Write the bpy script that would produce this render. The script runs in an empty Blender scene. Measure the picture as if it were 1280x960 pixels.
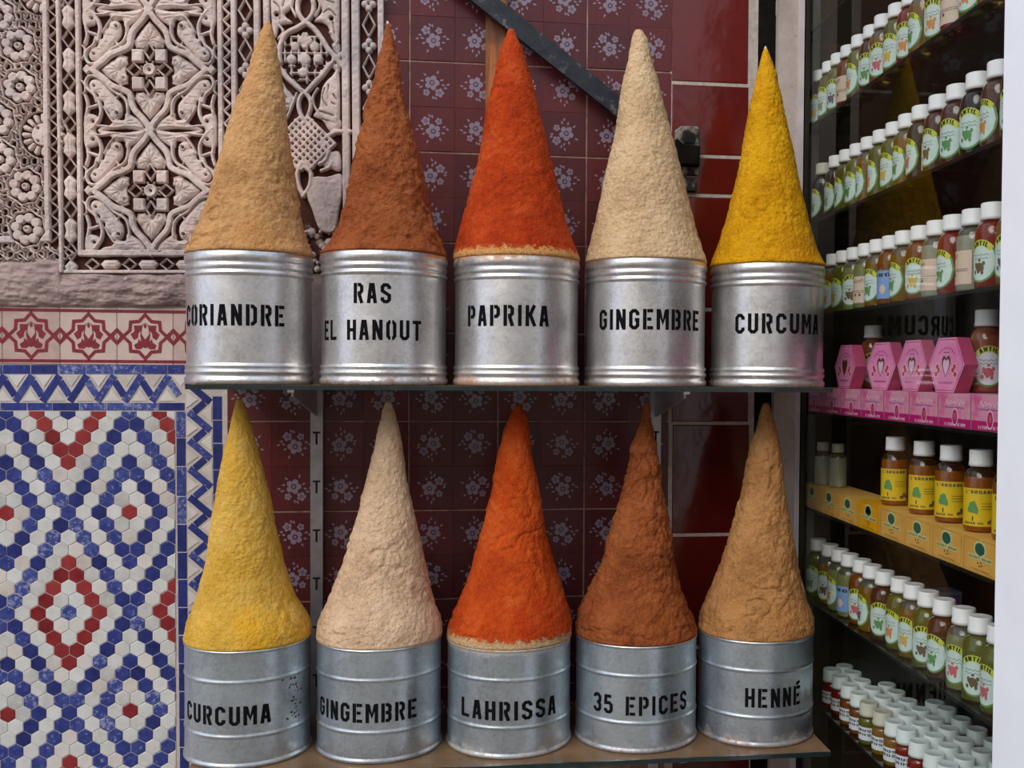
import bpy, math, random
import numpy as np
from mathutils import Vector, Matrix, noise

random.seed(7)
C = bpy.context.scene.collection
SC = bpy.context.scene

# ------------------------------------------------------------------ camera
F, CX, CY = 1300.0, 755.0, 500.0           # focal length and principal point in photo pixels
EYE = Vector((0.0, 0.0, 1.5))
ROLL = 0.004
def _cam_rows():
    y = Vector((585 - CX, -(466 - CY), -F)).normalized()       # world +Y in camera space
    up = Vector((math.sin(ROLL), math.cos(ROLL), 0))
    z = (up - y * up.dot(y)).normalized()
    x = y.cross(z)
    return x, y, z
_x, _y, _z = _cam_rows()
R_CW = Matrix((_x, _y, _z))                 # camera vector -> world vector
cd = bpy.data.cameras.new('camera'); cam = bpy.data.objects.new('camera', cd); C.objects.link(cam)
cd.sensor_width = 36.0; cd.lens = 36.0 * F / 1280.0
cd.shift_x = (640 - CX) / 1280.0; cd.shift_y = (CY - 480) / 1280.0
cd.clip_start = 0.02; cd.clip_end = 200
cam.matrix_world = Matrix.Translation(EYE) @ R_CW.to_4x4()
SC.camera = cam

# ------------------------------------------------------------------ light
SC.view_settings.view_transform = 'Standard'
SC.view_settings.look = 'None'
SC.view_settings.gamma = 1.0
SC.view_settings.use_curve_mapping = False
SC.view_settings.exposure = 0.05
w = bpy.data.worlds.new('overcast_sky'); SC.world = w; w.use_nodes = True
nt = w.node_tree; nt.nodes.clear()
wo = nt.nodes.new('ShaderNodeOutputWorld'); bg = nt.nodes.new('ShaderNodeBackground')
tc = nt.nodes.new('ShaderNodeTexCoord'); sx = nt.nodes.new('ShaderNodeSeparateXYZ')
rp = nt.nodes.new('ShaderNodeValToRGB')
nt.links.new(tc.outputs['Generated'], sx.inputs[0]); nt.links.new(sx.outputs['Z'], rp.inputs[0])
rp.color_ramp.elements[0].position = 0.0; rp.color_ramp.elements[0].color = (0.80, 0.86, 1.0, 1)
rp.color_ramp.elements[1].position = 0.9; rp.color_ramp.elements[1].color = (0.66, 0.78, 1.0, 1)
nt.links.new(rp.outputs[0], bg.inputs[0]); bg.inputs[1].default_value = 1.15
nt.links.new(bg.outputs[0], wo.inputs[0])
sd = bpy.data.lights.new('hazy_sun', 'SUN'); so = bpy.data.objects.new('hazy_sun', sd); C.objects.link(so)
sd.energy = 2.1; sd.angle = math.radians(38); sd.color = (1.0, 0.95, 0.88)
so.rotation_euler = Vector((0.8, 1.0, -1.05)).to_track_quat('-Z', 'Y').to_euler()

# ------------------------------------------------------------------ pixel helpers
def ray(px, py):
    return R_CW @ Vector((px - CX, -(py - CY), -F))
def P(px, py, Y):
    r = ray(px, py); t = Y / r.y
    return EYE + r * t
def PX(px, py, X):
    r = ray(px, py); t = X / r.x
    return EYE + r * t
def PZ(px, py, Z):
    r = ray(px, py); t = (Z - EYE.z) / r.z
    return EYE + r * t

YW = 2.34            # face of the tiled wall
YC = 2.13            # axis of the tins
YF = 1.975           # front edge of the wall shelves
XC = PX and P(1003, 466, YW - 0.01).x      # glass front of the cabinet

# ------------------------------------------------------------------ materials
def lin(h):
    if isinstance(h, tuple): return h if len(h) == 4 else (*h, 1)
    h = h.lstrip('#'); v = [int(h[i:i+2], 16) / 255 for i in (0, 2, 4)]
    return tuple(c / 12.92 if c <= 0.04045 else ((c + 0.055) / 1.055) ** 2.4 for c in v) + (1,)
class Mat:
    def __init__(s, name):
        s.m = bpy.data.materials.new(name); s.m.use_nodes = True
        s.nt = s.m.node_tree; s.b = s.nt.nodes['Principled BSDF']; s.out = s.nt.nodes['Material Output']
    def n(s, t, **k):
        x = s.nt.nodes.new(t)
        for a, v in k.items():
            if a in x.inputs: x.inputs[a].default_value = v
            else: setattr(x, a, v)
        return x
    def l(s, a, b): s.nt.links.new(a, b)
    def coord(s, kind='Object'):
        return s.n('ShaderNodeTexCoord').outputs[kind]
    def noise(s, scale, detail=4, rough=0.55, vec=None, kind='Object'):
        x = s.n('ShaderNodeTexNoise'); x.inputs['Scale'].default_value = scale
        x.inputs['Detail'].default_value = detail; x.inputs['Roughness'].default_value = rough
        s.l(vec or s.coord(kind), x.inputs['Vector']); return x.outputs['Fac']
    def ramp(s, fac, stops):
        r = s.n('ShaderNodeValToRGB'); e = r.color_ramp.elements
        while len(e) < len(stops): e.new(0.5)
        for i, (p, c) in enumerate(stops): e[i].position = p; e[i].color = lin(c)
        s.l(fac, r.inputs[0]); return r.outputs[0]
    def mix(s, fac, a, b, mode='MIX'):
        x = s.n('ShaderNodeMix'); x.data_type = 'RGBA'; x.blend_type = mode
        for sock, v in ((x.inputs[0], fac), (x.inputs[6], a), (x.inputs[7], b)):
            if isinstance(v, (int, float)): sock.default_value = v
            elif isinstance(v, (tuple, str)): sock.default_value = lin(v)
            else: s.l(v, sock)
        return x.outputs[2]
    def math(s, op, a, b=0.0):
        x = s.n('ShaderNodeMath'); x.operation = op
        for i, v in enumerate((a, b)):
            if isinstance(v, (int, float)): x.inputs[i].default_value = v
            else: s.l(v, x.inputs[i])
        return x.outputs[0]
    def bump(s, h, strength, dist, prev=None):
        x = s.n('ShaderNodeBump'); x.inputs['Strength'].default_value = strength; x.inputs['Distance'].default_value = dist
        s.l(h, x.inputs['Height'])
        if prev is not None: s.l(prev, x.inputs['Normal'])
        return x.outputs[0]
    def set(s, col=None, rough=0.5, metal=0.0, spec=0.5, nrm=None, **k):
        b = s.b
        if col is not None:
            if isinstance(col, (tuple, str)): b.inputs['Base Color'].default_value = lin(col)
            else: s.l(col, b.inputs['Base Color'])
        if isinstance(rough, (int, float)): b.inputs['Roughness'].default_value = rough
        else: s.l(rough, b.inputs['Roughness'])
        if isinstance(metal, (int, float)): b.inputs['Metallic'].default_value = metal
        else: s.l(metal, b.inputs['Metallic'])
        b.inputs['Specular IOR Level'].default_value = spec
        if nrm is not None: s.l(nrm, b.inputs['Normal'])
        for a, v in k.items(): b.inputs[a.replace('_', ' ')].default_value = v
        return s.m

def plain(name, col, rough=0.5, metal=0.0, spec=0.5, var=0.0, scale=30, **k):
    m = Mat(name)
    if var:
        n = m.noise(scale, 4)
        c = lin(col)
        a = tuple(min(1, x * (1 + var)) for x in c[:3]) + (1,); b = tuple(x * (1 - var) for x in c[:3]) + (1,)
        col = m.ramp(n, [(0.3, b), (0.7, a)])
    return m.set(col, rough, metal, spec, **k)

def glazed(name, cols, rough=0.16, scale=55, wear=None, coat=0.0):
    """glazed ceramic: cloudy colour with a per-piece shift and slight waviness"""
    m = Mat(name)
    oi = m.n('ShaderNodeObjectInfo')
    geo = m.coord('Object')
    off = m.n('ShaderNodeVectorMath'); off.operation = 'ADD'
    cmb = m.n('ShaderNodeCombineXYZ'); r100 = m.math('MULTIPLY', oi.outputs['Random'], 37.0)
    m.l(r100, cmb.inputs[0]); m.l(r100, cmb.inputs[1]); m.l(geo, off.inputs[0]); m.l(cmb.outputs[0], off.inputs[1])
    n = m.noise(scale, 5, 0.65, vec=off.outputs[0])
    shift = m.math('ADD', m.math('MULTIPLY', n, 0.65), m.math('MULTIPLY', oi.outputs['Random'], 0.35))
    col = m.ramp(shift, [(0.25, cols[0]), (0.5, cols[1]), (0.78, cols[2])])
    if wear:
        wn = m.noise(scale * 1.7, 6, 0.7, vec=off.outputs[0])
        f = m.ramp(m.math('ADD', m.math('MULTIPLY', wn, 0.8), m.math('MULTIPLY', oi.outputs['Random'], 0.2)), [(0.58, (0, 0, 0)), (0.68, (1, 1, 1))])
        col = m.mix(f, col, wear)
    nrm = m.bump(m.noise(22, 2, 0.5, vec=off.outputs[0]), 0.25, 0.004)
    return m.set(col, rough, 0, 0.5, nrm)

def spice(name, dark, mid, light, grain=260, bump=0.9, patch=None, crust=None, coarse=95):
    m = Mat(name)
    co = m.coord('Object')
    big = m.noise(9, 5, 0.6, vec=co); sm = m.noise(grain, 3, 0.7, vec=co); md = m.noise(coarse, 6, 0.65, vec=co)
    f = m.math('ADD', m.math('MULTIPLY', big, 0.55), m.math('ADD', m.math('MULTIPLY', md, 0.3), m.math('MULTIPLY', sm, 0.2)))
    col = m.ramp(f, [(0.38, dark), (0.52, mid), (0.68, light)])
    if patch:
        pn = m.noise(5.5, 4, 0.6, vec=co)
        col = m.mix(m.ramp(pn, [(0.5, (0, 0, 0)), (0.68, (0.85, 0.85, 0.85))]), col, patch)
    if crust:
        sp = m.n('ShaderNodeSeparateXYZ'); m.l(co, sp.inputs[0])
        hz = m.math('ADD', sp.outputs['Z'], m.math('MULTIPLY', m.math('SUBTRACT', md, 0.5), 0.045))
        f2 = m.n('ShaderNodeMapRange'); m.l(hz, f2.inputs[0])
        f2.inputs[1].default_value = 0.012; f2.inputs[2].default_value = 0.019; f2.inputs[3].default_value = 1; f2.inputs[4].default_value = 0
        cc = m.ramp(sm, [(0.35, crust[0]), (0.65, crust[1])])
        col = m.mix(f2.outputs[0], col, cc)
    vo = m.n('ShaderNodeTexVoronoi'); vo.inputs['Scale'].default_value = grain * 0.55; m.l(co, vo.inputs['Vector'])
    n1 = m.bump(md, 0.6 * bump, 0.0055)
    n2 = m.bump(sm, 0.7 * bump, 0.0034, n1)
    n3 = m.bump(m.math('SUBTRACT', 1.0, vo.outputs['Distance']), 0.6 * bump, 0.0028, n2)
    return m.set(col, 0.95, 0, 0.12, n3)

def tin_metal(name, tone, rust_low, rust_high, seed, height, dust=None, dusty=0.0):
    m = Mat(name)
    co = m.n('ShaderNodeVectorMath'); co.operation = 'ADD'
    base = m.coord('Object'); m.l(base, co.inputs[0]); co.inputs[1].default_value = (seed * 3.1, seed * 1.7, 0)
    v = co.outputs[0]
    vo = m.n('ShaderNodeTexVoronoi'); vo.inputs['Scale'].default_value = 190; m.l(v, vo.inputs['Vector'])
    sp2 = m.n('ShaderNodeSeparateColor'); m.l(vo.outputs['Color'], sp2.inputs[0])
    cl = m.noise(11, 5, 0.6, vec=v); fine = m.noise(120, 4, 0.7, vec=v)
    f = m.math('ADD', m.math('MULTIPLY', cl, 0.6), m.math('ADD', m.math('MULTIPLY', sp2.outputs[0], 0.18), m.math('MULTIPLY', fine, 0.25)))
    t = lin(tone)
    col = m.ramp(f, [(0.28, tuple(c * 0.72 for c in t[:3])), (0.5, t[:3]), (0.75, tuple(min(1, c * 1.2) for c in t[:3]))])
    sp = m.n('ShaderNodeSeparateXYZ'); m.l(base, sp.inputs[0])
    z = sp.outputs['Z']
    rn = m.noise(34, 6, 0.75, vec=v)
    def mr(a, b, c, d):
        x = m.n('ShaderNodeMapRange'); m.l(z, x.inputs[0])
        for i, q in enumerate((a, b, c, d)): x.inputs[i + 1].default_value = q
        return x.outputs[0]
    low = mr(0.0, 0.05, rust_low, 0.0); high = mr(height - 0.03, height, 0.0, rust_high)
    amt = m.math('ADD', low, high)
    rf = m.math('ADD', rn, m.math('SUBTRACT', amt, 0.24))
    rf = m.ramp(rf, [(0.54, (0, 0, 0)), (0.80, (.9, .9, .9))])
    rc = m.ramp(fine, [(0.3, '#4a2a1c'), (0.5, '#7a4a30'), (0.75, '#9c7656')])
    if dust: rc = m.mix(dusty, rc, dust)
    col = m.mix(rf, col, rc)
    rough = m.math('ADD', 0.24, m.math('ADD', m.math('MULTIPLY', cl, 0.22), m.math('MULTIPLY', rf, 0.35)))
    metal = m.math('SUBTRACT', 0.92, m.math('MULTIPLY', rf, 0.85))
    nrm = m.bump(fine, 0.12, 0.0015, m.bump(m.noise(14, 2, 0.5, vec=v), 0.25, 0.006))
    return m.set(col, rough, metal, 0.5, nrm)

def sheet_glass(name, tint, refl=0.9, dirt=0.0):
    """thin pane: see-through with mirror reflections that grow at grazing angles"""
    m = Mat(name); m.nt.nodes.remove(m.b)
    tr = m.n('ShaderNodeBsdfTransparent'); tr.inputs[0].default_value = lin(tint)
    gl = m.n('ShaderNodeBsdfGlossy'); gl.inputs['Roughness'].default_value = 0.02; gl.inputs['Color'].default_value = (refl, refl, refl, 1)
    fr = m.n('ShaderNodeFresnel'); fr.inputs[0].default_value = 1.5
    gm = m.n('ShaderNodeNewGeometry')
    mx = m.n('ShaderNodeMixShader'); m.l(m.math('MULTIPLY', fr.outputs[0], m.math('SUBTRACT', 1.0, gm.outputs['Backfacing'])), mx.inputs[0]); m.l(tr.outputs[0], mx.inputs[1]); m.l(gl.outputs[0], mx.inputs[2])
    last = mx.outputs[0]
    if dirt:
        df = m.n('ShaderNodeBsdfDiffuse'); df.inputs[0].default_value = lin('#85694e')
        m2 = m.n('ShaderNodeMixShader'); n = m.noise(9, 5, 0.7)
        m.l(m.math('MULTIPLY', n, dirt * 2), m2.inputs[0]); m.l(last, m2.inputs[1]); m.l(df.outputs[0], m2.inputs[2]); last = m2.outputs[0]
    m.l(last, m.out.inputs[0]); return m.m

def bottle_mat(name, col, trans=0.45, rough=0.08):
    return Mat(name).set(col, rough, 0, 0.6, Transmission_Weight=trans, IOR=1.4, Coat_Weight=0.6, Coat_Roughness=0.03)

# ------------------------------------------------------------------ mesh builder
class MB:
    def __init__(s): s.v = []; s.f = []; s.m = []; s.smooth = []
    def add(s, vs, fs, mi=0, sm=False):
        o = len(s.v); s.v += [tuple(v) for v in vs]
        for f in fs: s.f.append(tuple(i + o for i in f)); s.m.append(mi); s.smooth.append(sm)
    def box(s, x0, x1, y0, y1, z0, z1, mi=0):
        vs = [(x, y, z) for x in (x0, x1) for y in (y0, y1) for z in (z0, z1)]
        s.add(vs, [(0, 1, 3, 2), (4, 6, 7, 5), (0, 4, 5, 1), (2, 3, 7, 6), (0, 2, 6, 4), (1, 5, 7, 3)], mi)
    def tile(s, poly, yf, yb, mi=0, bev=0.0012):
        """poly: (x, z) counter-clockwise seen from the camera; front faces -Y"""
        n = len(poly); cx = sum(p[0] for p in poly) / n; cz = sum(p[1] for p in poly) / n
        ins = []
        for (x, z) in poly:
            d = math.hypot(x - cx, z - cz) or 1; k = max(0.0, 1 - bev * 1.2 / d); ins.append((cx + (x - cx) * k, cz + (z - cz) * k))
        vs = [(x, yf, z) for x, z in ins] + [(x, yf + bev * 0.7, z) for x, z in poly] + [(x, yb, z) for x, z in poly]
        fs = [tuple(range(n))]
        for i in range(n):
            j = (i + 1) % n
            fs.append((i, n + i, n + j, j)); fs.append((n + i, 2 * n + i, 2 * n + j, n + j))
        s.add(vs, fs, mi)
    def lathe(s, prof, seg=48, mi=0, sm=True, mis=None, cx=0, cy=0):
        vs = []; fs = []
        for r, z in prof:
            for k in range(seg):
                a = 2 * math.pi * k / seg; vs.append((cx + r * math.cos(a), cy + r * math.sin(a), z))
        o = len(s.v); s.v += vs
        for i in range(len(prof) - 1):
            for k in range(seg):
                k2 = (k + 1) % seg
                s.f.append((o + i * seg + k, o + i * seg + k2, o + (i + 1) * seg + k2, o + (i + 1) * seg + k))
                s.m.append(mis[i] if mis else mi); s.smooth.append(sm)
    def disc(s, r, z, seg=48, mi=0, up=True):
        vs = [(r * math.cos(2 * math.pi * k / seg), r * math.sin(2 * math.pi * k / seg), z) for k in range(seg)]
        s.add(vs, [tuple(range(seg)) if up else tuple(reversed(range(seg)))], mi)
    def mesh(s, name, mats):
        me = bpy.data.meshes.new(name); me.from_pydata(s.v, [], s.f)
        for m in mats: me.materials.append(getattr(m, "m", m))
        me.polygons.foreach_set('material_index', s.m)
        me.polygons.foreach_set('use_smooth', s.smooth)
        me.update(); return me
    def obj(s, name, mats, parent=None, loc=None):
        if not isinstance(mats, (list, tuple)): mats = [mats]
        return link(name, s.mesh(name, mats), parent, loc)
def link(name, data, parent=None, loc=None):
    o = bpy.data.objects.new(name, data); C.objects.link(o)
    if parent is not None: o.parent = parent
    if loc is not None: o.location = loc
    return o
def tag(o, label, cat, group=None):
    o['label'] = label; o['category'] = cat
    if group: o['group'] = group
    return o
def thing(name, loc, label, cat, group=None):
    return tag(link(name, None, None, loc), label, cat, group)
def copy_tree(root, loc, rz=0, scale=1.0):
    r = root.copy(); C.objects.link(r); r.location = loc; r.rotation_euler = (0, 0, rz); r.scale = (scale,) * 3
    for ch in list(root.children):
        c = ch.copy(); C.objects.link(c); c.parent = r
    return r
def clip(poly, axis, lim, keep_less):
    out = []
    for i in range(len(poly)):
        a, b = poly[i], poly[(i + 1) % len(poly)]
        ia = (a[axis] <= lim) == keep_less; ib = (b[axis] <= lim) == keep_less
        if ia: out.append(a)
        if ia != ib:
            t = (lim - a[axis]) / (b[axis] - a[axis]); out.append((a[0] + (b[0] - a[0]) * t, a[1] + (b[1] - a[1]) * t))
    return out
def ccw(poly):
    a = sum(poly[i][0] * poly[(i + 1) % len(poly)][1] - poly[(i + 1) % len(poly)][0] * poly[i][1] for i in range(len(poly)))
    return poly if a > 0 else poly[::-1]

# ------------------------------------------------------------------ stencil lettering
A_, B_, c_, d_ = 0.18, 0.82, 0.18, 1.82
G = {
 'A': [[(A_, 0), (0.40, d_), (0.60, d_), (B_, 0)], [(0.36, .62), (0.64, .62)]],
 'B': [[(A_, 0), (A_, 2)], [(.42, d_), (.66, d_), (B_, 1.66), (B_, 1.2), (.68, 1.02), (.42, 1.02)], [(.42, 1.0), (.7, 1.0), (B_, .82), (B_, .36), (.66, c_), (.42, c_)]],
 'C': [[(B_, .62), (B_, .4), (.62, c_), (.38, c_), (A_, .4), (A_, 1.6), (.38, d_), (.62, d_), (B_, 1.6), (B_, 1.38)]],
 'D': [[(A_, 0), (A_, 2)], [(.44, d_), (.6, d_), (B_, 1.6), (B_, .4), (.6, c_), (.44, c_)]],
 'E': [[(A_, 0), (A_, 2)], [(.4, d_), (.95, d_)], [(.4, 1.02), (.8, 1.02)], [(.4, c_), (.95, c_)]],
 'G': [[(.55, .95), (B_, .95), (B_, .4), (.62, c_), (.38, c_), (A_, .4), (A_, 1.6), (.38, d_), (.62, d_), (B_, 1.6), (B_, 1.38)]],
 'H': [[(A_, 0), (A_, 2)], [(B_, 0), (B_, 2)], [(.3, 1.0), (.7, 1.0)]],
 'I': [[(.5, 0), (.5, 2)]],
 'K': [[(A_, 0), (A_, 2)], [(.85, 2), (.45, 1.1), (.88, 0)]],
 'L': [[(A_, 2), (A_, c_), (.95, c_)]],
 'M': [[(.12, 0), (.12, 2)], [(.88, 0), (.88, 2)], [(.2, 1.9), (.5, .7), (.8, 1.9)]],
 'N': [[(A_, 0), (A_, 2)], [(B_, 0), (B_, 2)], [(.24, 1.85), (.76, .15)]],
 'O': [[(.42, c_), (.36, c_), (A_, .4), (A_, 1.6), (.36, d_), (.42, d_)], [(.58, c_), (.64, c_), (B_, .4), (B_, 1.6), (.64, d_), (.58, d_)]],
 'P': [[(A_, 0), (A_, 2)], [(.42, d_), (.66, d_), (B_, 1.62), (B_, 1.1), (.66, .9), (.42, .9)]],
 'R': [[(A_, 0), (A_, 2)], [(.42, d_), (.66, d_), (B_, 1.64), (B_, 1.2), (.66, 1.0), (.42, 1.0)], [(.56, .95), (.84, 0)]],
 'S': [[(A_, .6), (A_, .36), (.36, c_), (.64, c_), (B_, .38), (B_, .8), (A_, 1.22), (A_, 1.62), (.36, d_), (.64, d_), (B_, 1.62), (B_, 1.42)]],
 'T': [[(.5, 0), (.5, 2)], [(.02, d_), (.98, d_)]],
 'U': [[(A_, 2), (A_, .4), (.38, c_), (.62, c_), (B_, .4), (B_, 2)]],
 'X': [[(A_, 0), (B_, 2)], [(A_, 2), (B_, 0)]],
 '3': [[(A_, 1.5), (A_, 1.64), (.36, d_), (.64, d_), (B_, 1.62), (B_, 1.2), (.64, 1.03), (.44, 1.03)], [(.64, .98), (B_, .8), (B_, .38), (.64, c_), (.36, c_), (A_, .36), (A_, .52)]],
 '5': [[(B_, d_), (A_ + .04, d_), (A_ + .02, 1.1), (.6, 1.15), (B_, .95), (B_, .38), (.64, c_), (.36, c_), (A_, .36), (A_, .55)]],
 "'": [[(.5, 1.5), (.5, 2)]], ' ': [],
}
def band(pts, t):
    """mitred ribbon of width t along a polyline, as quads of 2D points"""
    n = len(pts); L = []; Rr = []
    for i, (x, y) in enumerate(pts):
        d1 = Vector((pts[i][0] - pts[i-1][0], pts[i][1] - pts[i-1][1])) if i > 0 else None
        d2 = Vector((pts[i+1][0] - x, pts[i+1][1] - y)) if i < n - 1 else None
        d1 = d1.normalized() if d1 and d1.length else None; d2 = d2.normalized() if d2 and d2.length else None
        if d1 is None: d1 = d2
        if d2 is None: d2 = d1
        tn = (d1 + d2); tn = tn.normalized() if tn.length > 1e-6 else d1
        nn = Vector((-tn.y, tn.x)); k = min(1.6, 1 / max(0.3, nn.dot(Vector((-d1.y, d1.x)))))
        L.append((x + nn.x * t / 2 * k, y + nn.y * t / 2 * k)); Rr.append((x - nn.x * t / 2 * k, y - nn.y * t / 2 * k))
    return [(L[i], Rr[i], Rr[i+1], L[i+1]) for i in range(n - 1)]
def text_quads(txt, u0, u1, v0, h, t=0.33, words=False):
    """text filling u0..u1, baseline v0, letter height h (2 glyph units)"""
    wd = [0.42 if ch in "I'" else 0.7 if ch == ' ' else 1.12 if ch in 'M' else 1.0 for ch in txt]
    gap = 0.30
    tot = sum(wd) + gap * (len(txt) - 1); sx = (u1 - u0) / tot; sy = h / 2
    out = []; x = 0; grp = [[]]
    for ch, wch in zip(txt, wd):
        if ch == ' ': grp.append([])
        ox = x if ch not in "I'" else x - 0.29
        acc = ch == 'É'
        gl = G['E'] if acc else G[ch]
        polys = [[((px_ * (wch if ch == 'M' else 1)), py_) for px_, py_ in st] for st in gl]
        if acc: polys.append([(.4, 2.15), (.85, 2.45)])
        for st in polys:
            for q in band(st, t):
                out.append([(u0 + (ox + a) * sx, v0 + b * sy) for a, b in q]); grp[-1].append(out[-1])
        x += wch + gap
    return grp if words else out
def cyl_map(R, a0):
    """u = arc length (to the viewer's right), v = height; a0 = outward direction angle of u = 0"""
    def f(u, v, lift=0.0):
        a = a0 + u / R
        return ((R + lift) * math.cos(a), (R + lift) * math.sin(a), v)
    return f
def put_polys(mb, polys, fmap, lift, mi, maxu=None):
    for q in polys:
        if maxu and len(q) == 4:
            # slice wide quads so they follow the curve
            a, b, c, d = q
            wd = max(abs(a[0] - d[0]), abs(b[0] - c[0])); k = max(1, int(wd / maxu))
            for i in range(k):
                t0, t1 = i / k, (i + 1) / k
                L = lambda p, r, t: (p[0] + (r[0] - p[0]) * t, p[1] + (r[1] - p[1]) * t)
                qq = [L(a, d, t0), L(b, c, t0), L(b, c, t1), L(a, d, t1)]
                mb.add([fmap(u, v, lift) for u, v in qq], [(0, 1, 2, 3)], mi, False)
        else:
            mb.add([fmap(u, v, lift) for u, v in q], [tuple(range(len(q)))], mi, False)
def oval_strips(cu, cv, ru, rv, n=12, e=2.0):
    out = []
    for i in range(n):
        u0 = -1 + 2 * i / n; u1 = -1 + 2 * (i + 1) / n
        h0 = (1 - abs(u0) ** e) ** (1 / e); h1 = (1 - abs(u1) ** e) ** (1 / e)
        out.append([(cu + u0 * ru, cv + h0 * rv), (cu + u0 * ru, cv - h0 * rv), (cu + u1 * ru, cv - h1 * rv), (cu + u1 * ru, cv + h1 * rv)])
    return out
def rect(u0, u1, v0, v1): return [(u0, v1), (u0, v0), (u1, v0), (u1, v1)]

# ================================================================== THE SETTING
def struct(o): o['kind'] = 'structure'; return o
M_ground = Mat('street_paving'); _n = M_ground.noise(3, 6)
M_ground.set(M_ground.ramp(_n, [(0.35, '#6f6557'), (0.7, '#8d8273')]), 0.85, 0, 0.3)
b = MB(); b.box(-9, 9, -8, YW + 0.4, -0.1, 0.0); struct(b.obj('floor', M_ground.m))
M_opp = Mat('unseen_wall_ochre_render'); _n = M_opp.noise(2.5, 6)
M_opp.set(M_opp.ramp(_n, [(0.35, '#c0b19d'), (0.7, '#d6cab8')]), 0.9, 0, 0.2)
b = MB(); b.box(-9, 9, -4.7, -4.5, 0, 4.0); struct(b.obj('wall_front_unseen', M_opp.m))     # unseen alley wall behind the viewer, added to shape sky light and tin reflections

M_grout_dark = plain('dark_grout', '#8f7466', 0.9, var=0.35, scale=60, spec=0.2)
M_grout_light = plain('pale_grout', '#b9ada6', 0.9, var=0.15, scale=50, spec=0.2)
M_plaster = Mat('pink_plaster')
def _plaster(m, rel=True):
    n = m.noise(14, 6, 0.6); n2 = m.noise(140, 4, 0.7)
    f = m.math('ADD', m.math('MULTIPLY', n, 0.7), m.math('MULTIPLY', n2, 0.3))
    top = m.ramp(f, [(0.3, '#c2a69a'), (0.5, '#d8c1b6'), (0.72, '#e6d5cc')])
    grey = m.ramp(m.noise(4.5, 4, 0.6), [(0.42, (0, 0, 0)), (0.62, (0.75, 0.75, 0.75))])
    top = m.mix(grey, top, m.ramp(n2, [(0.3, '#8f8785'), (0.7, '#b3adab')]))
    if rel:                                    # recesses darkened by height: painted shade plus dirt and old red-brown paint
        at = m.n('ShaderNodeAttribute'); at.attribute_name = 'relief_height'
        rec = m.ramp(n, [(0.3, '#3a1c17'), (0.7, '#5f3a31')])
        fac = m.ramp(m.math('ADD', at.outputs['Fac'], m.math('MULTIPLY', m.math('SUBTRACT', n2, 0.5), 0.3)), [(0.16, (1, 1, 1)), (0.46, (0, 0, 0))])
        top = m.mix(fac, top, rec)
    return m.set(top, 0.9, 0, 0.2, m.bump(n2, 0.5, 0.002, m.bump(m.noise(30, 4, 0.6), 0.3, 0.004)))
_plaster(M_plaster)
M_plaster_plain = Mat('pink_plaster_mouldings'); _plaster(M_plaster_plain, False)

XL = P(-360, 480, YW).x
XR0 = P(283, 600, YW).x                       # where the small red tiles begin (lower part)
XRU = P(480, 120, YW).x                       # right end of the carved plaster
ZTOP, ZBOT = 2.75, 0.0
ZS = P(600, 486, YW).z
b = MB(); b.box(XL - 2, XC - 0.008, YW + 0.0016, YW + 0.30, ZBOT, ZTOP)
b.box(XC - 0.008, XC + 1.3, YW + 0.10, YW + 0.30, ZBOT, ZTOP)
wall_back = struct(b.obj('wall_back', M_grout_dark))
b = MB(); b.box(XL - 2, P(284, 700, YW).x, YW + 0.0012, YW + 0.02, ZBOT, ZS)
b.box(XL - 2, XRU - 0.004, YW + 0.0012, YW + 0.02, ZS, ZTOP)
wall_left = struct(b.obj('wall_left', M_grout_light))

# ---- small maroon tiles with printed flowers -----------------------
M_red_dot = Mat('maroon_glaze')
def _maroon(m):
    oi = m.n('ShaderNodeObjectInfo'); co = m.coord('Object')
    ck = m.n('ShaderNodeTexVoronoi'); ck.inputs['Scale'].default_value = 330; ck.inputs['Randomness'].default_value = 0.0
    mp = m.n('ShaderNodeMapping'); mp.inputs['Rotation'].default_value = (0, math.radians(45), 0); m.l(co, mp.inputs[0]); m.l(mp.outputs[0], ck.inputs['Vector'])
    dots = m.ramp(ck.outputs['Distance'], [(0.28, (1, 1, 1)), (0.36, (0, 0, 0))])
    base = m.ramp(m.math('ADD', m.math('MULTIPLY', m.noise(18, 4), 0.6), m.math('MULTIPLY', oi.outputs['Random'], 0.4)), [(0.3, '#43120f'), (0.7, '#5a1a16')])
    df = m.math('MULTIPLY', dots, 0.20)
    col = m.mix(df, base, '#a87f88')
    scratch = m.ramp(m.noise(13, 8, 0.8), [(0.63, (0, 0, 0)), (0.72, (0.45, 0.45, 0.45))])
    col = m.mix(scratch, col, '#8f7a66')
    return m.set(col, 0.25, 0, 0.28, m.bump(m.noise(25, 2), 0.15, 0.003))
_maroon(M_red_dot)
M_print = plain('lilac_print', '#837380', 0.3, var=0.2, scale=400)
M_print_dk = plain('dark_print', '#4a2a38', 0.3)

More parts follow.
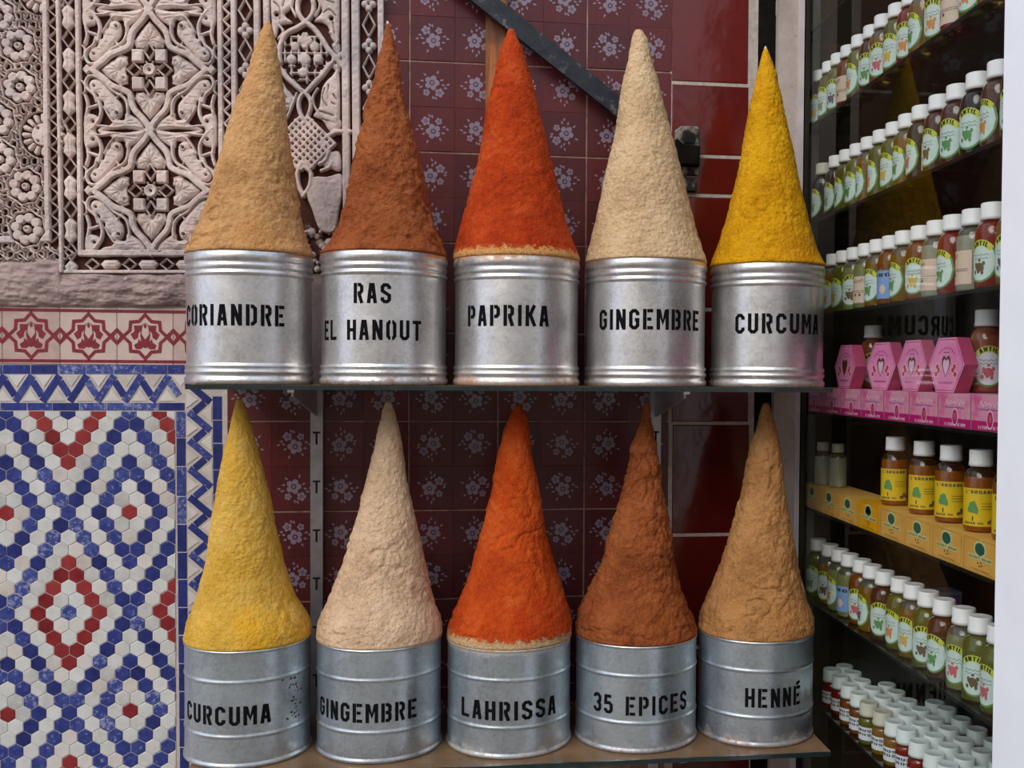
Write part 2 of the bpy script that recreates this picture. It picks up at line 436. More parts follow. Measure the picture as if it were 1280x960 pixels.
U0 = P(622, 527, YW); U1 = P(837, 527, YW)
PT = (U1.x - U0.x) / 2                        # pitch of a four-flower tile
ZP = (P(622, 196, YW).z - P(622, 750, YW).z) / 5
print('tile pitch', PT, ZP, 'XC', XC)
def flower(mb, cx, cz, rot, k, y):
    cr, sr = math.cos(rot), math.sin(rot)
    T = lambda u, v: (cx + (u * cr - v * sr) * k, y, cz + (u * sr + v * cr) * k)
    def poly(pts, mi=1, lift=0.0): 
        mb.add([(lambda q: (q[0], q[1] - lift, q[2]))(T(u, v)) for u, v in pts], [tuple(range(len(pts)))], mi)
    def bloom(u, v, r):
        for i in range(5):
            a = 2 * math.pi * i / 5 + 0.3; pc = (u + r * 0.62 * math.cos(a), v + r * 0.62 * math.sin(a))
            poly([(pc[0] + r * 0.42 * math.cos(t * math.pi / 3), pc[1] + r * 0.42 * math.sin(t * math.pi / 3)) for t in range(6)])
        poly([(u + r * 0.40 * math.cos(t * math.pi / 3), v + r * 0.40 * math.sin(t * math.pi / 3)) for t in range(6)], 2, 0.0002)
        poly([(u + r * 0.20 * math.cos(t * math.pi / 3), v + r * 0.20 * math.sin(t * math.pi / 3)) for t in range(6)], 1, 0.0004)
    def leaf(u, v, a, L):
        ca, sa = math.cos(a), math.sin(a)
        poly([(u + ca * p - sa * q, v + sa * p + ca * q) for p, q in ((0, 0), (L * .4, -L * .26), (L, 0), (L * .4, L * .26))])
    bloom(-0.06, -0.02, 0.21); bloom(0.22, 0.19, 0.13); bloom(0.22, -0.17, 0.10)
    for u, v, a in ((-.12, .2, 1.9), (-.02, .24, 1.2), (.08, .3, 1.5), (.0, .38, 1.9), (-.24, -.18, 3.9), (-.1, -.24, 4.6), (.05, -.27, 5.0), (.3, 0.0, 0.2), (.33, .05, .7), (.02, -.36, 4.4), (-.3, .12, 2.8)):
        leaf(u, v, a, 0.12)
half = PT / 2; halfz = ZP / 2
flower_meshes = []
for k in range(4):
    b = MB(); g = 0.0007
    b.tile([(-half/2 + g, -halfz/2 + g), (half/2 - g, -halfz/2 + g), (half/2 - g, halfz/2 - g), (-half/2 + g, halfz/2 - g)], 0, 0.006)
    flower(b, 0, 0, k * math.pi / 2, half * 0.80, -0.00025)
    flower_meshes.append(b.mesh('flower_tile', [M_red_dot, M_print, M_print_dk]))
xr_lim = U1.x - 0.001
x_upper = P(478, 100, YW).x; x_lower = P(284, 700, YW).x
nt_ = 0
for ci in range(-9, 4):
    for ri in range(-10, 13):
        tx = ci // 2; rx = ri // 2
        cx = U0.x + tx * PT + ((ci % 2) * 0.5 + 0.25) * PT + (0.0011 if ci % 2 == 0 else -0.0011)
        cz = U0.z - (rx * ZP + ((ri % 2) * 0.5 + 0.25) * ZP) + (-0.0011 if ri % 2 == 0 else 0.0011)
        if cx + half/2 > xr_lim + 0.003: continue
        upper = cz > ZS - 0.02
        if cx - half/2 < (x_upper if upper else x_lower) - (0.06 if upper else 0.03): continue
        if cz > 2.72 or cz < 0.66: continue
        o = link('flower_tile', flower_meshes[(ci * 3 + ri * 5 + (ci * ri) % 3) % 4], wall_back, (cx, YW + random.uniform(-.0003, .0003), cz))
        o.rotation_euler = (random.uniform(-.006, .006), 0, random.uniform(-.006, .006)); nt_ += 1

# ---- large red tiles ------------------------------------------------
M_red = glazed('red_glaze', ['#4a110d', '#611812', '#702017'], 0.14, 7, wear=None)
M_sill = plain('white_grout', '#b5a79c', 0.85, var=0.2, scale=80)
rows = [-320, -180, -38, 103, 194, 243, 386, 529, 669, 810, 950, 1060]
xa, xb = 839.5, 935
for i in range(len(rows) - 1):
    p = [P(xa, rows[i + 1] - 1.9, YW), P(xb, rows[i + 1] - 1.4 + 3.0 * (466 - rows[i + 1]) / 466 * .5, YW), P(xa, rows[i] + 1.9, YW), P(xa, rows[i] + 1.9, YW)]
    b = MB(); b.tile([(p[0].x, p[0].z), (p[1].x, p[0].z), (p[1].x, p[2].z), (p[0].x, p[2].z)], YW - 0.001, YW + 0.006, bev=0.0025)
    b.obj('red_wall_tile', M_red, wall_back)
b = MB(); x0, x1 = P(834, 480, YW).x, P(943, 480, YW).x
b.box(x0 + .001, x1, YW + 0.0005, YW + 0.0062, 0.3, 2.6); b.obj('grout_bed', M_sill, wall_back)

# ---- dark gap, its shade painted as a near-black strip, and painted door post --------------------------------
M_black = plain('near_black', '#15110f', 0.9, spec=.1, var=0.6, scale=25)
M_post = Mat('old_white_paint'); _n = M_post.noise(9, 6, 0.7); _n2 = M_post.noise(60, 5, 0.7)
M_post.set(M_post.mix(M_post.ramp(_n2, [(0.62, (0, 0, 0)), (0.72, (0.7, 0.7, 0.7))]), M_post.ramp(_n, [(0.35, '#a39389'), (0.65, '#c0b2a9')]), '#6b5348'), 0.6, 0, 0.3, M_post.bump(_n2, 0.4, 0.002))
b = MB(); b.box(P(943, 480, YW).x, P(972, 480, YW).x, YW - 0.0, YW + 0.03, 0.0, 2.7)
for i in range(40):                       # ragged plaster edge along the gap
    z = 0.3 + i * 0.06 + random.uniform(-.02, .02); x = P(967, 480, YW).x
    b.box(x - random.uniform(.001, .006), x + 0.006, YW - 0.003, YW + 0.01, z, z + random.uniform(.015, .05), 1)
struct(b.obj('gap_shade_and_edge', [M_black, M_post.m]))
b = MB(); b.box(P(968, 480, YW - .02).x, P(993, 480, YW - .02).x, YW - 0.02, YW + 0.03, 0.0, 2.7)
trim2 = struct(b.obj('trim_2', M_post.m))
M_edge = plain('lilac_white_paint', '#c3b7b9', 0.5, var=0.12, scale=15)
b = MB(); b.box(P(994, 480, YW - .026).x, P(1000.5, 480, YW - .026).x, YW - 0.026, YW + 0.03, 0.0, 2.7)
b.obj('door_bead', M_edge, trim2)

# ---- zellige mosaic --------------------------------------------------
M_blue = glazed('cobalt_glaze', ['#1c2356', '#2c3677', '#46538e'], 0.14, 60, wear='#8b8fae')
M_white = glazed('white_glaze', ['#a9a7a2', '#c3c1bb', '#d2d1cd'], 0.14, 40, wear=None)
M_mred = glazed('brick_red_glaze', ['#6b1a1e', '#86282b', '#983a38'], 0.16, 50, wear=None)
M_cream = glazed('cream_glaze', ['#b3aaa0', '#c8c0b8', '#d4cfc8'], 0.16, 40, wear=None)
A0 = P(161.8, 640, YW); hp = (A0.x - P(7.7, 640, YW).x) / 8.0       # hex pitch
rowp = hp * 0.8660; ztop_hex = P(110, 514, YW).z; xr_hex = P(219.5, 700, YW).x
PAT = {0: {0: 'r', 4: 'b', 8: 'b'}, 1: {3: 'b', 7: 'b'}, 2: {2: 'b', 6: 'b'}, 3: {1: 'b', 5: 'b'}, 4: {0: 'b', 4: 'b', 8: 'r'},
       5: {3: 'b', 7: 'r'}, 6: {2: 'b', 6: 'r'}, 7: {1: 'b', 5: 'r'}, 8: {0: 'b', 4: 'r', 8: 'b'}}
Rh = hp / math.sqrt(3) - 0.0007
hexp = [(Rh * math.cos(math.radians(30 + 60 * i)), Rh * math.sin(math.radians(30 + 60 * i))) for i in range(6)]
hm = {}
for k, m in (('r', M_mred), ('b', M_blue), ('w', M_white), ('c', M_cream)):
    b = MB(); b.tile(hexp, 0, 0.004, bev=0.0009); hm[k] = b.mesh('hexagonal_tile', [m])
stuff = MB(); smats = [M_mred, M_blue, M_white, M_cream]; n_hex = 0
for r in range(-9, 22):
    for c2 in range(-56, 10):
        if (r + c2) % 2: continue
        x = A0.x + c2 * hp / 2; z = A0.z - r * rowp
        dy = r % 16; dy = min(dy, 16 - dy); dx = c2 % 16; dx = min(dx, 16 - dx)
        k = PAT[dy].get(dx, 'w')
        if k == 'w' and random.random() < 0.25: k = 'c'
        if z - Rh > ztop_hex or x - hp / 2 > xr_hex: continue
        full = z + Rh <= ztop_hex + 0.001 and x + hp / 2 <= xr_hex + 0.001
        inside = x > P(-8, 640, YW).x and z > P(100, 968, YW).z
        if full and inside and n_hex < 290:
            o = link('hexagonal_tile', hm[k], wall_left, (x, YW + random.uniform(-.0004, .0004), z)); n_hex += 1
            o.rotation_euler = (random.uniform(-.02, .02), random.uniform(-.02, .02), random.uniform(-.02, .02))
        else:
            poly = [(x + a, z + q) for a, q in hexp]
            poly = clip(clip(poly, 1, ztop_hex - .0005, True), 0, xr_hex - .0005, True)
            if len(poly) < 3: continue
            if inside and not full:
                cx_ = sum(p[0] for p in poly) / len(poly); cz_ = sum(p[1] for p in poly) / len(poly)
                b = MB(); b.tile([(p[0] - cx_, p[1] - cz_) for p in poly], 0, 0.004, bev=0.0009)
                b.obj('cut_tile', {'r': M_mred, 'b': M_blue, 'w': M_white, 'c': M_cream}[k], wall_left, (cx_, YW, cz_))
            else:
                stuff.tile(poly, YW, YW + 0.004, 'rbwc'.index(k), 0.0009)
o = stuff.obj('outer_hexagonal_tiles', smats, wall_left); o['kind'] = 'stuff'
print('hexes', n_hex)

def poly_tile(name, pts, mat, parent=wall_left, bev=0.0009, y=YW, inset=0.0006):
    """pts are photo pixels on the wall plane"""
    q = [(P(px, py, YW).x, P(px, py, YW).z) for px, py in pts]; q = ccw(q)
    cx_ = sum(p[0] for p in q) / len(q); cz_ = sum(p[1] for p in q) / len(q)
    loc = []
    for x, z in q:
        d = math.hypot(x - cx_, z - cz_); k = max(0, 1 - inset * 1.3 / d); loc.append(((x - cx_) * k, (z - cz_) * k))
    b = MB(); b.tile(loc, 0, 0.004, bev=bev)
    o = b.obj(name, mat, parent, (cx_, y + random.uniform(-.0004, .0004), cz_)); o.rotation_euler = (random.uniform(-.008, .008), 0, random.uniform(-.008, .008))
    return o
# blue strip under the frieze and under the zigzag
xs = [-349, -314, -279, -244, -209, -174, -139, -104, -69, -34, 3, 38, 72, 107, 142, 176, 209, 231]
for a, c in zip(xs, xs[1:]): poly_tile('blue_border_tile', [(a, 456), (c, 456), (c, 467.5), (a, 467.5)], M_blue)
xs = [-345, -310, -275, -240, -205, -170, -135, -100, -65, -30, 0, 33.5, 65, 99, 133, 166, 198, 231]
for a, c in zip(xs, xs[1:]): poly_tile('blue_border_tile', [(a, 503.5), (c, 503.5), (c, 513), (a, 513)], M_blue)
ys = [514, 547, 583, 620, 655, 690, 724, 759, 794, 829, 864, 899, 934, 969]
for a, c in zip(ys, ys[1:]):
    d = (a - 500) * 0.011
    poly_tile('blue_border_tile', [(219.8 + d, a), (231.6 + d, a), (231.6 + d, c), (219.8 + d, c)], M_blue)
ys = [495, 525, 554, 587, 618, 649, 680, 711, 742, 773, 804, 835, 866, 897, 928, 960]
for a, c in zip(ys, ys[1:]):
    d = (a - 500) * 0.009
    poly_tile('blue_border_tile', [(265.5 + d, a), (277.5 + d, a), (277.5 + d, c), (265.5 + d, c)], M_blue)
b = MB(); b.box(P(279.5, 600, YW).x, P(284.5, 600, YW).x, YW - .0005, YW + .01, 0.3, ZS - .002); b.obj('plaster_edge', M_grout_light, wall_left)
# horizontal zigzag
tips = []; x = -30.5 - 34.2 * 9; up = True
while x < 235: tips.append((x, 472.5 if up else 498.5)); x += 17.1; up = not up
tw = 9.0
for i in range(len(tips) - 1):
    (x0, y0), (x1, y1) = tips[i], tips[i + 1]
    d = Vector((x1 - x0, y1 - y0)).normalized(); n = Vector((-d.y, d.x)) * tw / 2
    e0 = -tw / 2 if y1 < y0 else tw / 2; e1 = tw / 2 if y1 < y0 else -tw / 2
    a = Vector((x0, y0)) + d * e0; c = Vector((x1, y1)) + d * e1
    poly_tile('zigzag_tile', [tuple(a + n), tuple(c + n), tuple(c - n), tuple(a - n)], M_blue)
for i in range(len(tips)):
    x0, y0 = tips[i]
    if y0 < 480: poly_tile('white_triangle_tile', [(x0 - 10.6, 501.5), (x0, 487), (x0 + 10.6, 501.5)], M_cream)
    else: poly_tile('white_triangle_tile', [(x0 - 10.6, 469), (x0, 484), (x0 + 10.6, 469)], M_cream)
# vertical zigzag
tips = [(257.5, 485)]; y = 500; right = True
while y < 975: tips.append((259.5 if right else 238.5, y)); y += 17.7; right = not right
tips = [(x + (yy - 500) * 0.010, yy) for x, yy in tips]
tips[0] = (236, 480)
for i in range(len(tips) - 1):
    (x0, y0), (x1, y1) = tips[i], tips[i + 1]
    d = Vector((x1 - x0, y1 - y0)).normalized(); n = Vector((-d.y, d.x)) * tw / 2
    e0 = -tw / 2 if x1 > x0 else tw / 2; e1 = tw / 2 if x1 > x0 else -tw / 2
    a = Vector((x0, y0)) + d * e0; c = Vector((x1, y1)) + d * e1
    poly_tile('zigzag_tile', [tuple(a + n), tuple(c + n), tuple(c - n), tuple(a - n)], M_blue)
for i in range(1, len(tips)):
    x0, y0 = tips[i]; d = (y0 - 500) * 0.010
    if i % 2 == 1: poly_tile('white_triangle_tile', [(233 + d, y0 - 10.4), (247.5 + d, y0), (233 + d, y0 + 10.4)], M_cream)
    else: poly_tile('white_triangle_tile', [(264.5 + d, y0 - 10.4), (250 + d, y0), (264.5 + d, y0 + 10.4)], M_cream)

# frieze of printed star tiles
M_fr = glazed('pink_cream_glaze', ['#a78a80', '#bca398', '#cab5ab'], 0.25, 30, wear=None)
M_fr_print = plain('maroon_print', '#7d2630', 0.3, var=0.25, scale=120)
S = 71.5
def frieze(mb, S_, zz):
    y = -0.0003
    def pg(pts, mi=1, lift=0): mb.add([(u * S_, y - lift, v * zz) for u, v in pts], [tuple(range(len(pts)))], mi)
    pg([(-.5, .475), (-.5, .42), (.5, .42), (.5, .475)]); pg([(-.5, -.47), (-.5, -.415), (.5, -.415), (.5, -.47)][::1])
    star = []
    for i in range(16):
        a = math.pi / 2 + i * math.pi / 8
        r = 0.435 if i % 4 == 0 else (0.405 if i % 2 == 0 else 0.325)
        star.append((r * math.cos(a), r * math.sin(a)))
    for i in range(16):
        a, c = star[i], star[(i + 1) % 16]
        pg([(a[0], a[1]), (a[0] * .80, a[1] * .80), (c[0] * .80, c[1] * .80), (c[0], c[1])][::-1])
    for s in (-1, 1):                                # crossing straps at the joints
        q1 = [(s * .37, .03), (s * .43, -.03), (s * .5, .08), (s * .5, .16)]; q2 = [(u, -v) for u, v in q1]
        pg(q1 if s < 0 else q1[::-1], 1, .0001); pg(q2 if s > 0 else q2[::-1], 1, .0001)
    def sym(pts):
        pg(pts, 1, .0001); pg([(-u, v) for u, v in pts][::-1], 1, .0001)
    sym([(0, .25), (-.05, .19), (-.07, .05), (0, -.05), (0, -.2), (-.02, -.2), (-.07, -.1), (-.09, .02), (-.07, .2)][::1])
    sym([(-.05, .2), (-.2, .2), (-.19, .1), (-.26, .04), (-.2, -.06), (-.13, -.02), (-.12, .06), (-.07, .12)])
    sym([(-.06, -.1), (-.12, -.04), (-.13, -.1), (-.2, -.15), (-.17, -.22), (-.08, -.22), (0, -.16), (0, -.1)])
    sym([(0, .25), (0, .14), (-.03, .18)])
a_ = P(3, 419, YW); b_ = P(146.5, 419, YW); Sx = (b_.x - a_.x) / 2; Sz = P(75, 384, YW).z - P(75, 455, YW).z
b = MB(); g = .0006
b.tile([(-Sx/2 + g, -Sz/2), (Sx/2 - g, -Sz/2), (Sx/2 - g, Sz/2), (-Sx/2 + g, Sz/2)], 0, 0.005); frieze(b, Sx, Sz)
fm = b.mesh('star_frieze_tile', [M_fr, M_fr_print])
for i in range(-6, 4):
    link('star_frieze_tile', fm, wall_left, (a_.x + (i + .5) * Sx, YW - 0.001, a_.z))

# ================================================================== CARVED PLASTER (relief built as geometry)
GX0, GX1, GY0, GY1, GS = -200.0, 481.0, -26.0, 342.0, 0.85
gx = np.arange(GX0, GX1 + 0.1, GS); gy = np.arange(GY0, GY1 + 0.1, GS)
H = np.zeros((len(gy), len(gx)))
def win(x0, x1, y0, y1):
    i0 = max(0, int((x0 - GX0) / GS) - 1); i1 = min(len(gx), int((x1 - GX0) / GS) + 3)
    j0 = max(0, int((y0 - GY0) / GS) - 1); j1 = min(len(gy), int((y1 - GY0) / GS) + 3)
    if i1 <= i0 or j1 <= j0: return None
    X, Y = np.meshgrid(gx[i0:i1], gy[j0:j1]); return (slice(j0, j1), slice(i0, i1)), X, Y
def edge(d, soft=0.7): return np.clip(0.5 - d / (2 * soft), 0, 1)
def segdist(X, Y, pts):
    D = np.full(X.shape, 1e9)
    for (x0, y0), (x1, y1) in zip(pts, pts[1:]):
        dx, dy = x1 - x0, y1 - y0; L = dx * dx + dy * dy or 1e-9
        t = np.clip(((X - x0) * dx + (Y - y0) * dy) / L, 0, 1)
        D = np.minimum(D, np.hypot(X - x0 - t * dx, Y - y0 - t * dy))
    return D
def smooth(pts, k=3, closed=False):
    if len(pts) < 3: return pts
    out = []; n = len(pts)
    for i in range(n - (0 if closed else 1)):
        p = [pts[(i + o) % n] if closed else pts[min(max(i + o, 0), n - 1)] for o in (-1, 0, 1, 2)]
        for s in range(k):
            t = s / k
            out.append(tuple(0.5 * (2 * p[1][a] + (p[2][a] - p[0][a]) * t + (2 * p[0][a] - 5 * p[1][a] + 4 * p[2][a] - p[3][a]) * t * t + (3 * p[1][a] - p[0][a] - 3 * p[2][a] + p[3][a]) * t ** 3) for a in (0, 1)))
    if not closed: out.append(pts[-1])
    return out
def stroke(pts, wd, h=1.0, rnd=0.12, sm=True, closed=False):
    if sm: pts = smooth(pts, 4, closed)
    if closed: pts = pts + [pts[0]]
    xs = [p[0] for p in pts]; ys = [p[1] for p in pts]
    q = win(min(xs) - wd, max(xs) + wd, min(ys) - wd, max(ys) + wd)
    if q is None: return
    s, X, Y = q; d = segdist(X, Y, pts)
    H[s] = np.maximum(H[s], edge(d - wd / 2) * h * (1 - rnd * np.clip(d / (wd / 2), 0, 1) ** 2))
def groove(pts, wd, h, sm=True):
    if sm: pts = smooth(pts, 3)
    xs = [p[0] for p in pts]; ys = [p[1] for p in pts]
    q = win(min(xs) - wd, max(xs) + wd, min(ys) - wd, max(ys) + wd)
    if q is None: return
    s, X, Y = q; d = segdist(X, Y, pts)
    H[s] = np.minimum(H[s], 1 - edge(d - wd / 2, 0.8) * (1 - h))
def inpoly(X, Y, pts):
    ins = np.zeros(X.shape, bool); n = len(pts)
    for i in range(n):
        (x0, y0), (x1, y1) = pts[i], pts[(i + 1) % n]
        if y0 == y1: continue
        c = ((y0 > Y) != (y1 > Y)) & (X < (x1 - x0) * (Y - y0) / (y1 - y0) + x0); ins ^= c
    return ins
def fill(pts, h=1.0, dome=0.0, sm=False, cut=False):
    if sm: pts = smooth(pts, 4, True)
    xs = [p[0] for p in pts]; ys = [p[1] for p in pts]
    q = win(min(xs) - 2, max(xs) + 2, min(ys) - 2, max(ys) + 2)
    if q is None: return
    s, X, Y = q; ins = inpoly(X, Y, pts); d = segdist(X, Y, pts + [pts[0]]); sd = np.where(ins, -d, d)
    if cut: H[s] = np.minimum(H[s], 1 - edge(sd) * (1 - h)); return
    f = edge(sd) * h * (1 - dome * np.clip(1 - d / 4.0, 0, 1)) if dome else edge(sd) * h
    H[s] = np.maximum(H[s], f)
def circ(x, y, r, h=1.0, cut=False, dome=0.0):
    q = win(x - r - 2, x + r + 2, y - r - 2, y + r + 2)
    if q is None: return
    s, X, Y = q; d = np.hypot(X - x, Y - y)
    if cut: H[s] = np.minimum(H[s], 1 - edge(d - r) * (1 - h))
    else: H[s] = np.maximum(H[s], edge(d - r) * h * (1 - dome * (d / r) ** 2))

# mouldings that frame the panels (flat rails)
rails = [(57.5, 64.5), (74.5, 79.5), (98.5, 104.5), (274.5, 281), (291, 298), (319.5, 327.5), (331.5, 339.5), (428.5, 438), (441, 451), (473.5, 482)]
for a, c in rails:
    y1 = 303 if a < 60 else 321 if a > 97 and a < 300 else 342
    y1 = 342 if a in (74.5,) else y1
    fill([(a, -30), (c, -30), (c, y1), (a, y1)], 0.97)
fill([(-205, 302), (-30, 297), (64.5, 294), (64.5, 303), (-30, 306), (-205, 311)], 0.95)             # foot rail of the left panel
fill([(98.5, 313), (281, 313), (281, 321), (98.5, 321)], 0.95)              # foot rail of the middle panel

def zig(xc, amp, y0, y1, per, wd=1.8):
    pts = []; y = y0; s = 1
    while y < y1: pts.append((xc + amp * s, y)); y += per / 2; s = -s
    stroke(pts, wd, 0.85, sm=False)
zig(69.5, 5.0, -28, 308, 17, 2.0); zig(286, 4.2, -28, 330, 16, 3.4)
def beads(xc, y0, y1, per, wd):
    y = y0
    while y < y1:
        h = per * 0.30
        fill([(xc - 1.5, y - h), (xc - wd * .5, y - h * .55), (xc - wd * .36, y), (xc - wd * .5, y + h * .55), (xc - 1.5, y + h), (xc + 1.5, y + h), (xc + wd * .5, y + h * .55), (xc + wd * .36, y), (xc + wd * .5, y - h * .55), (xc + 1.5, y - h)], 0.9, 0.25)
        groove([(xc, y - h * .8), (xc, y + h * .8)], 0.9, 0.7, False)
        c = y + per / 2; r = wd * .46
        stroke([(xc, c - per * .2), (xc + r, c), (xc, c + per * .2), (xc - r, c), (xc, c - per * .2)], 1.9, 0.85, sm=False)
        y += per
beads(89, 24 - 53, 345, 53, 16.5)
def quatre(xc, y0, y1, per, wd):
    y = y0
    while y < y1:
        for a, c in ((1, 0), (-1, 0), (0, 1.1), (0, -1.1)): circ(xc + a * wd * .28, y + c * wd * .28, wd * .24, 0.92, dome=.2)
        r = wd * .42; c = y + per / 2
        stroke([(xc, c - per * .28), (xc + r, c), (xc, c + per * .28), (xc - r, c), (xc, c - per * .28)], 2.6, 0.85, sm=False)
        y += per
quatre(309, -10, 345, 50, 19); quatre(462.5, 5 - 50, 345, 52, 18)
# horizontal bead band under the middle panel
x = 92
while x < 278:
    if x > 100:
        fill([(x - 13, 331), (x - 8, 325.5), (x + 8, 325.5), (x + 13, 331), (x + 8, 337), (x - 8, 337)], 0.88, 0.25)
        groove([(x - 10, 331), (x + 10, 331)], 0.9, .7, False)
    cx = x + 23.3
    stroke([(cx - 8, 331), (cx, 324), (cx + 8, 331), (cx, 338), (cx - 8, 331)], 2.2, 0.85, sm=False)
    x += 46.6
fill([(80, 338), (285, 338), (285, 344), (80, 344)], 0.9)
x = -212
while x < 76:                                                                 # lozenge chain under the left panel
    stroke([(x, 317), (x + 11, 309), (x + 22, 317), (x + 11, 325), (x, 317)], 2.2, 0.8, sm=False); x += 23.5

# middle panel: ogee lattice with rosettes and scrolling half palmettes
def sym4(cx, cy, pts, fn, **k):
    for sx_ in (1, -1):
        for sy_ in (1, -1): fn([(cx + sx_ * x, cy + sy_ * y) for x, y in pts], **k)
def sym2(cx, cy, pts, fn, **k):
    for sx_ in (1, -1): fn([(cx + sx_ * x, cy + y) for x, y in pts], **k)
def leafpal(cx, cy, rot):
    """palmette pointing away from the rosette"""
    ca, sa = math.cos(rot), math.sin(rot)
    T = lambda p: (cx + p[0] * ca - p[1] * sa, cy + p[0] * sa + p[1] * ca)
    fill([T((0, -62)), T((9, -52)), T((14, -44)), T((20, -36)), T((17, -27)), T((0, -30)), T((-17, -27)), T((-20, -36)), T((-14, -44)), T((-9, -52))], .42)
    lob = [(0, -60), (-4, -56), (-7.5, -50), (-10, -48), (-11, -43), (-15.5, -41), (-17, -35), (-14, -28), (-7, -27), (-4, -33), (0, -37), (4, -33), (7, -27), (14, -28), (17, -35), (15.5, -41), (11, -43), (10, -48), (7.5, -50), (4, -56)]
    fill([T(p) for p in lob], 0.78, 0.35)
    for e in ((0, -57), (-6, -49), (6, -49), (-11, -41), (11, -41), (-13, -33), (13, -33)):
        groove([T((0, -37)), T((e[0] * .5, e[1] * .5 - 19)), T(e)], 1.1, 0.45)
    circ(*T((-10.5, -32)), 2.6, 0.45, cut=True) if rot else None
def cell(cx, cy):
    og = [(0, -74), (-8, -62), (-19, -50), (-23, -40), (-25, -30), (-34, -24.5), (-48, -19), (-58, -10), (-71, 0)]
    sym4(cx, cy, og, stroke, wd=7.6, h=1.0, rnd=.05)
    circ(cx, cy, 8.2, 0.95); circ(cx, cy, 5.5, 0.82, cut=True); circ(cx, cy, 2.0, 0.15, cut=True)
    for i in range(8):
        a = math.pi * i / 4 + .39; stroke([(cx + 9 * math.cos(a), cy + 9 * math.sin(a)), (cx + 11.5 * math.cos(a), cy + 11.5 * math.sin(a))], 2, .9, sm=False)
    sym4(cx, cy, [(7.5, 9.5), (21.5, 9), (21.5, 25.5), (7, 25.5)], fill, h=0.96)
    for dx, dy in ((0, -23), (0, 23), (-19, 0), (19, 0)):
        kx, ky = (6.2, 10) if dx == 0 else (8.5, 8)
        stroke([(cx + dx, cy + dy - ky), (cx + dx + kx, cy + dy), (cx + dx, cy + dy + ky), (cx + dx - kx, cy + dy), (cx + dx, cy + dy - ky)], 2.3, 0.92, sm=False)
    leafpal(cx, cy, 0); leafpal(cx, cy, math.pi)
    leafpal(cx, cy, math.pi / 2); leafpal(cx, cy, -math.pi / 2)
    # scrolls in the four corners
    loop = [(-27.5, -57), (-28, -44), (-33, -34), (-46, -26), (-57, -15), (-68, -8), (-76, -9), (-79.5, -17), (-76, -25), (-69, -31), (-66, -40)]
    sym4(cx, cy, loop, stroke, wd=4.0, h=.92)
    leaf = [(-44, -62), (-36, -58), (-34.5, -45), (-41, -35), (-50, -25), (-60, -14), (-71, -11.5), (-76, -19), (-71, -28), (-65, -30), (-63, -38), (-58, -40), (-57, -50), (-51, -53), (-50, -59)]
    sym4(cx, cy, leaf, fill, h=.78, dome=.3, sm=True)
    for q in ([(-42, -50), (-55, -54)], [(-44, -42), (-58, -44)], [(-50, -34), (-60, -35)], [(-58, -24), (-67, -26)]):
        sym4(cx, cy, q, groove, wd=1.0, h=.5, sm=False)
    for s1 in (1, -1):
        for s2 in (1, -1):
            circ(cx - s1 * 40.5, cy - s2 * 54, 4.4, .95); circ(cx - s1 * 40.5, cy - s2 * 54, 1.8, .1, cut=True)
            circ(cx - s1 * 69, cy - s2 * 20, 1.8, .2, cut=True)
    big = [(-8, -76), (-8, -70), (-13, -63), (-20, -58), (-27, -54), (-31, -54), (-33, -62), (-44, -61), (-50, -68), (-60, -70), (-66, -76), (-50, -74.5), (-30, -73)]
    sym4(cx, cy, big, fill, h=.80, dome=.3, sm=True)
    for q in ([(-10, -76), (-30, -72), (-50, -70)], [(-14, -67), (-28, -68)], [(-20, -63), (-31, -65)]):
        sym4(cx, cy, q, groove, wd=1.1, h=.5)
    stem = [(-78, -78), (-66, -66), (-61, -52), (-64, -36)]
    sym4(cx, cy, stem, stroke, wd=4.6, h=.9); sym4(cx, cy, [(-10, -79), (-26, -81), (-44, -79), (-60, -81), (-78, -80)], stroke, wd=3.4, h=.85)
    sym4(cx, cy, [(-34, -66), (-44, -66), (-52, -56), (-57, -46)], stroke, wd=3, h=.92)
    side = [(-82, -80), (-72, -80), (-66, -70), (-64, -60), (-71, -55), (-82, -56)]
    sym4(cx, cy, side, fill, h=.8, dome=.25, sm=True)
    sym4(cx, cy, [(-79, -56), (-77, -44), (-80, -32)], stroke, wd=4.2, h=.85); sym4(cx, cy, [(-83, -30), (-80, -26), (-81, -18), (-84, -14)], stroke, wd=3, h=.8); sym4(cx, cy, [(-32, -28), (-38, -30), (-42, -36)], stroke, wd=2.6, h=.8)
    sym4(cx, cy, [(-78, -48), (-66, -44)], stroke, wd=4.4, h=.8)
    for s1 in (1, -1):
        for s2 in (1, -1): circ(cx - s1 * 71, cy - s2 * 64, 2.2, .2, cut=True)
    for dx, dy, r in ((0, -84, 6.5), (0, 76, 6.0)): circ(cx + dx, cy + dy, 0.1, 0)
for cyy in (-61, 89, 239.5): cell(189.5, cyy)
for cyy in (14, 164, 314): fill([(189.5, cyy - 9), (197, cyy), (189.5, cyy + 9), (182, cyy)], 1.0)
for cyy in (89, 239.5):
    for sx_ in (-1, 1): fill([(189.5 + sx_ * 77, cyy - 7), (189.5 + sx_ * 83, cyy), (189.5 + sx_ * 77, cyy + 7), (189.5 + sx_ * 71, cyy)], 1.0)

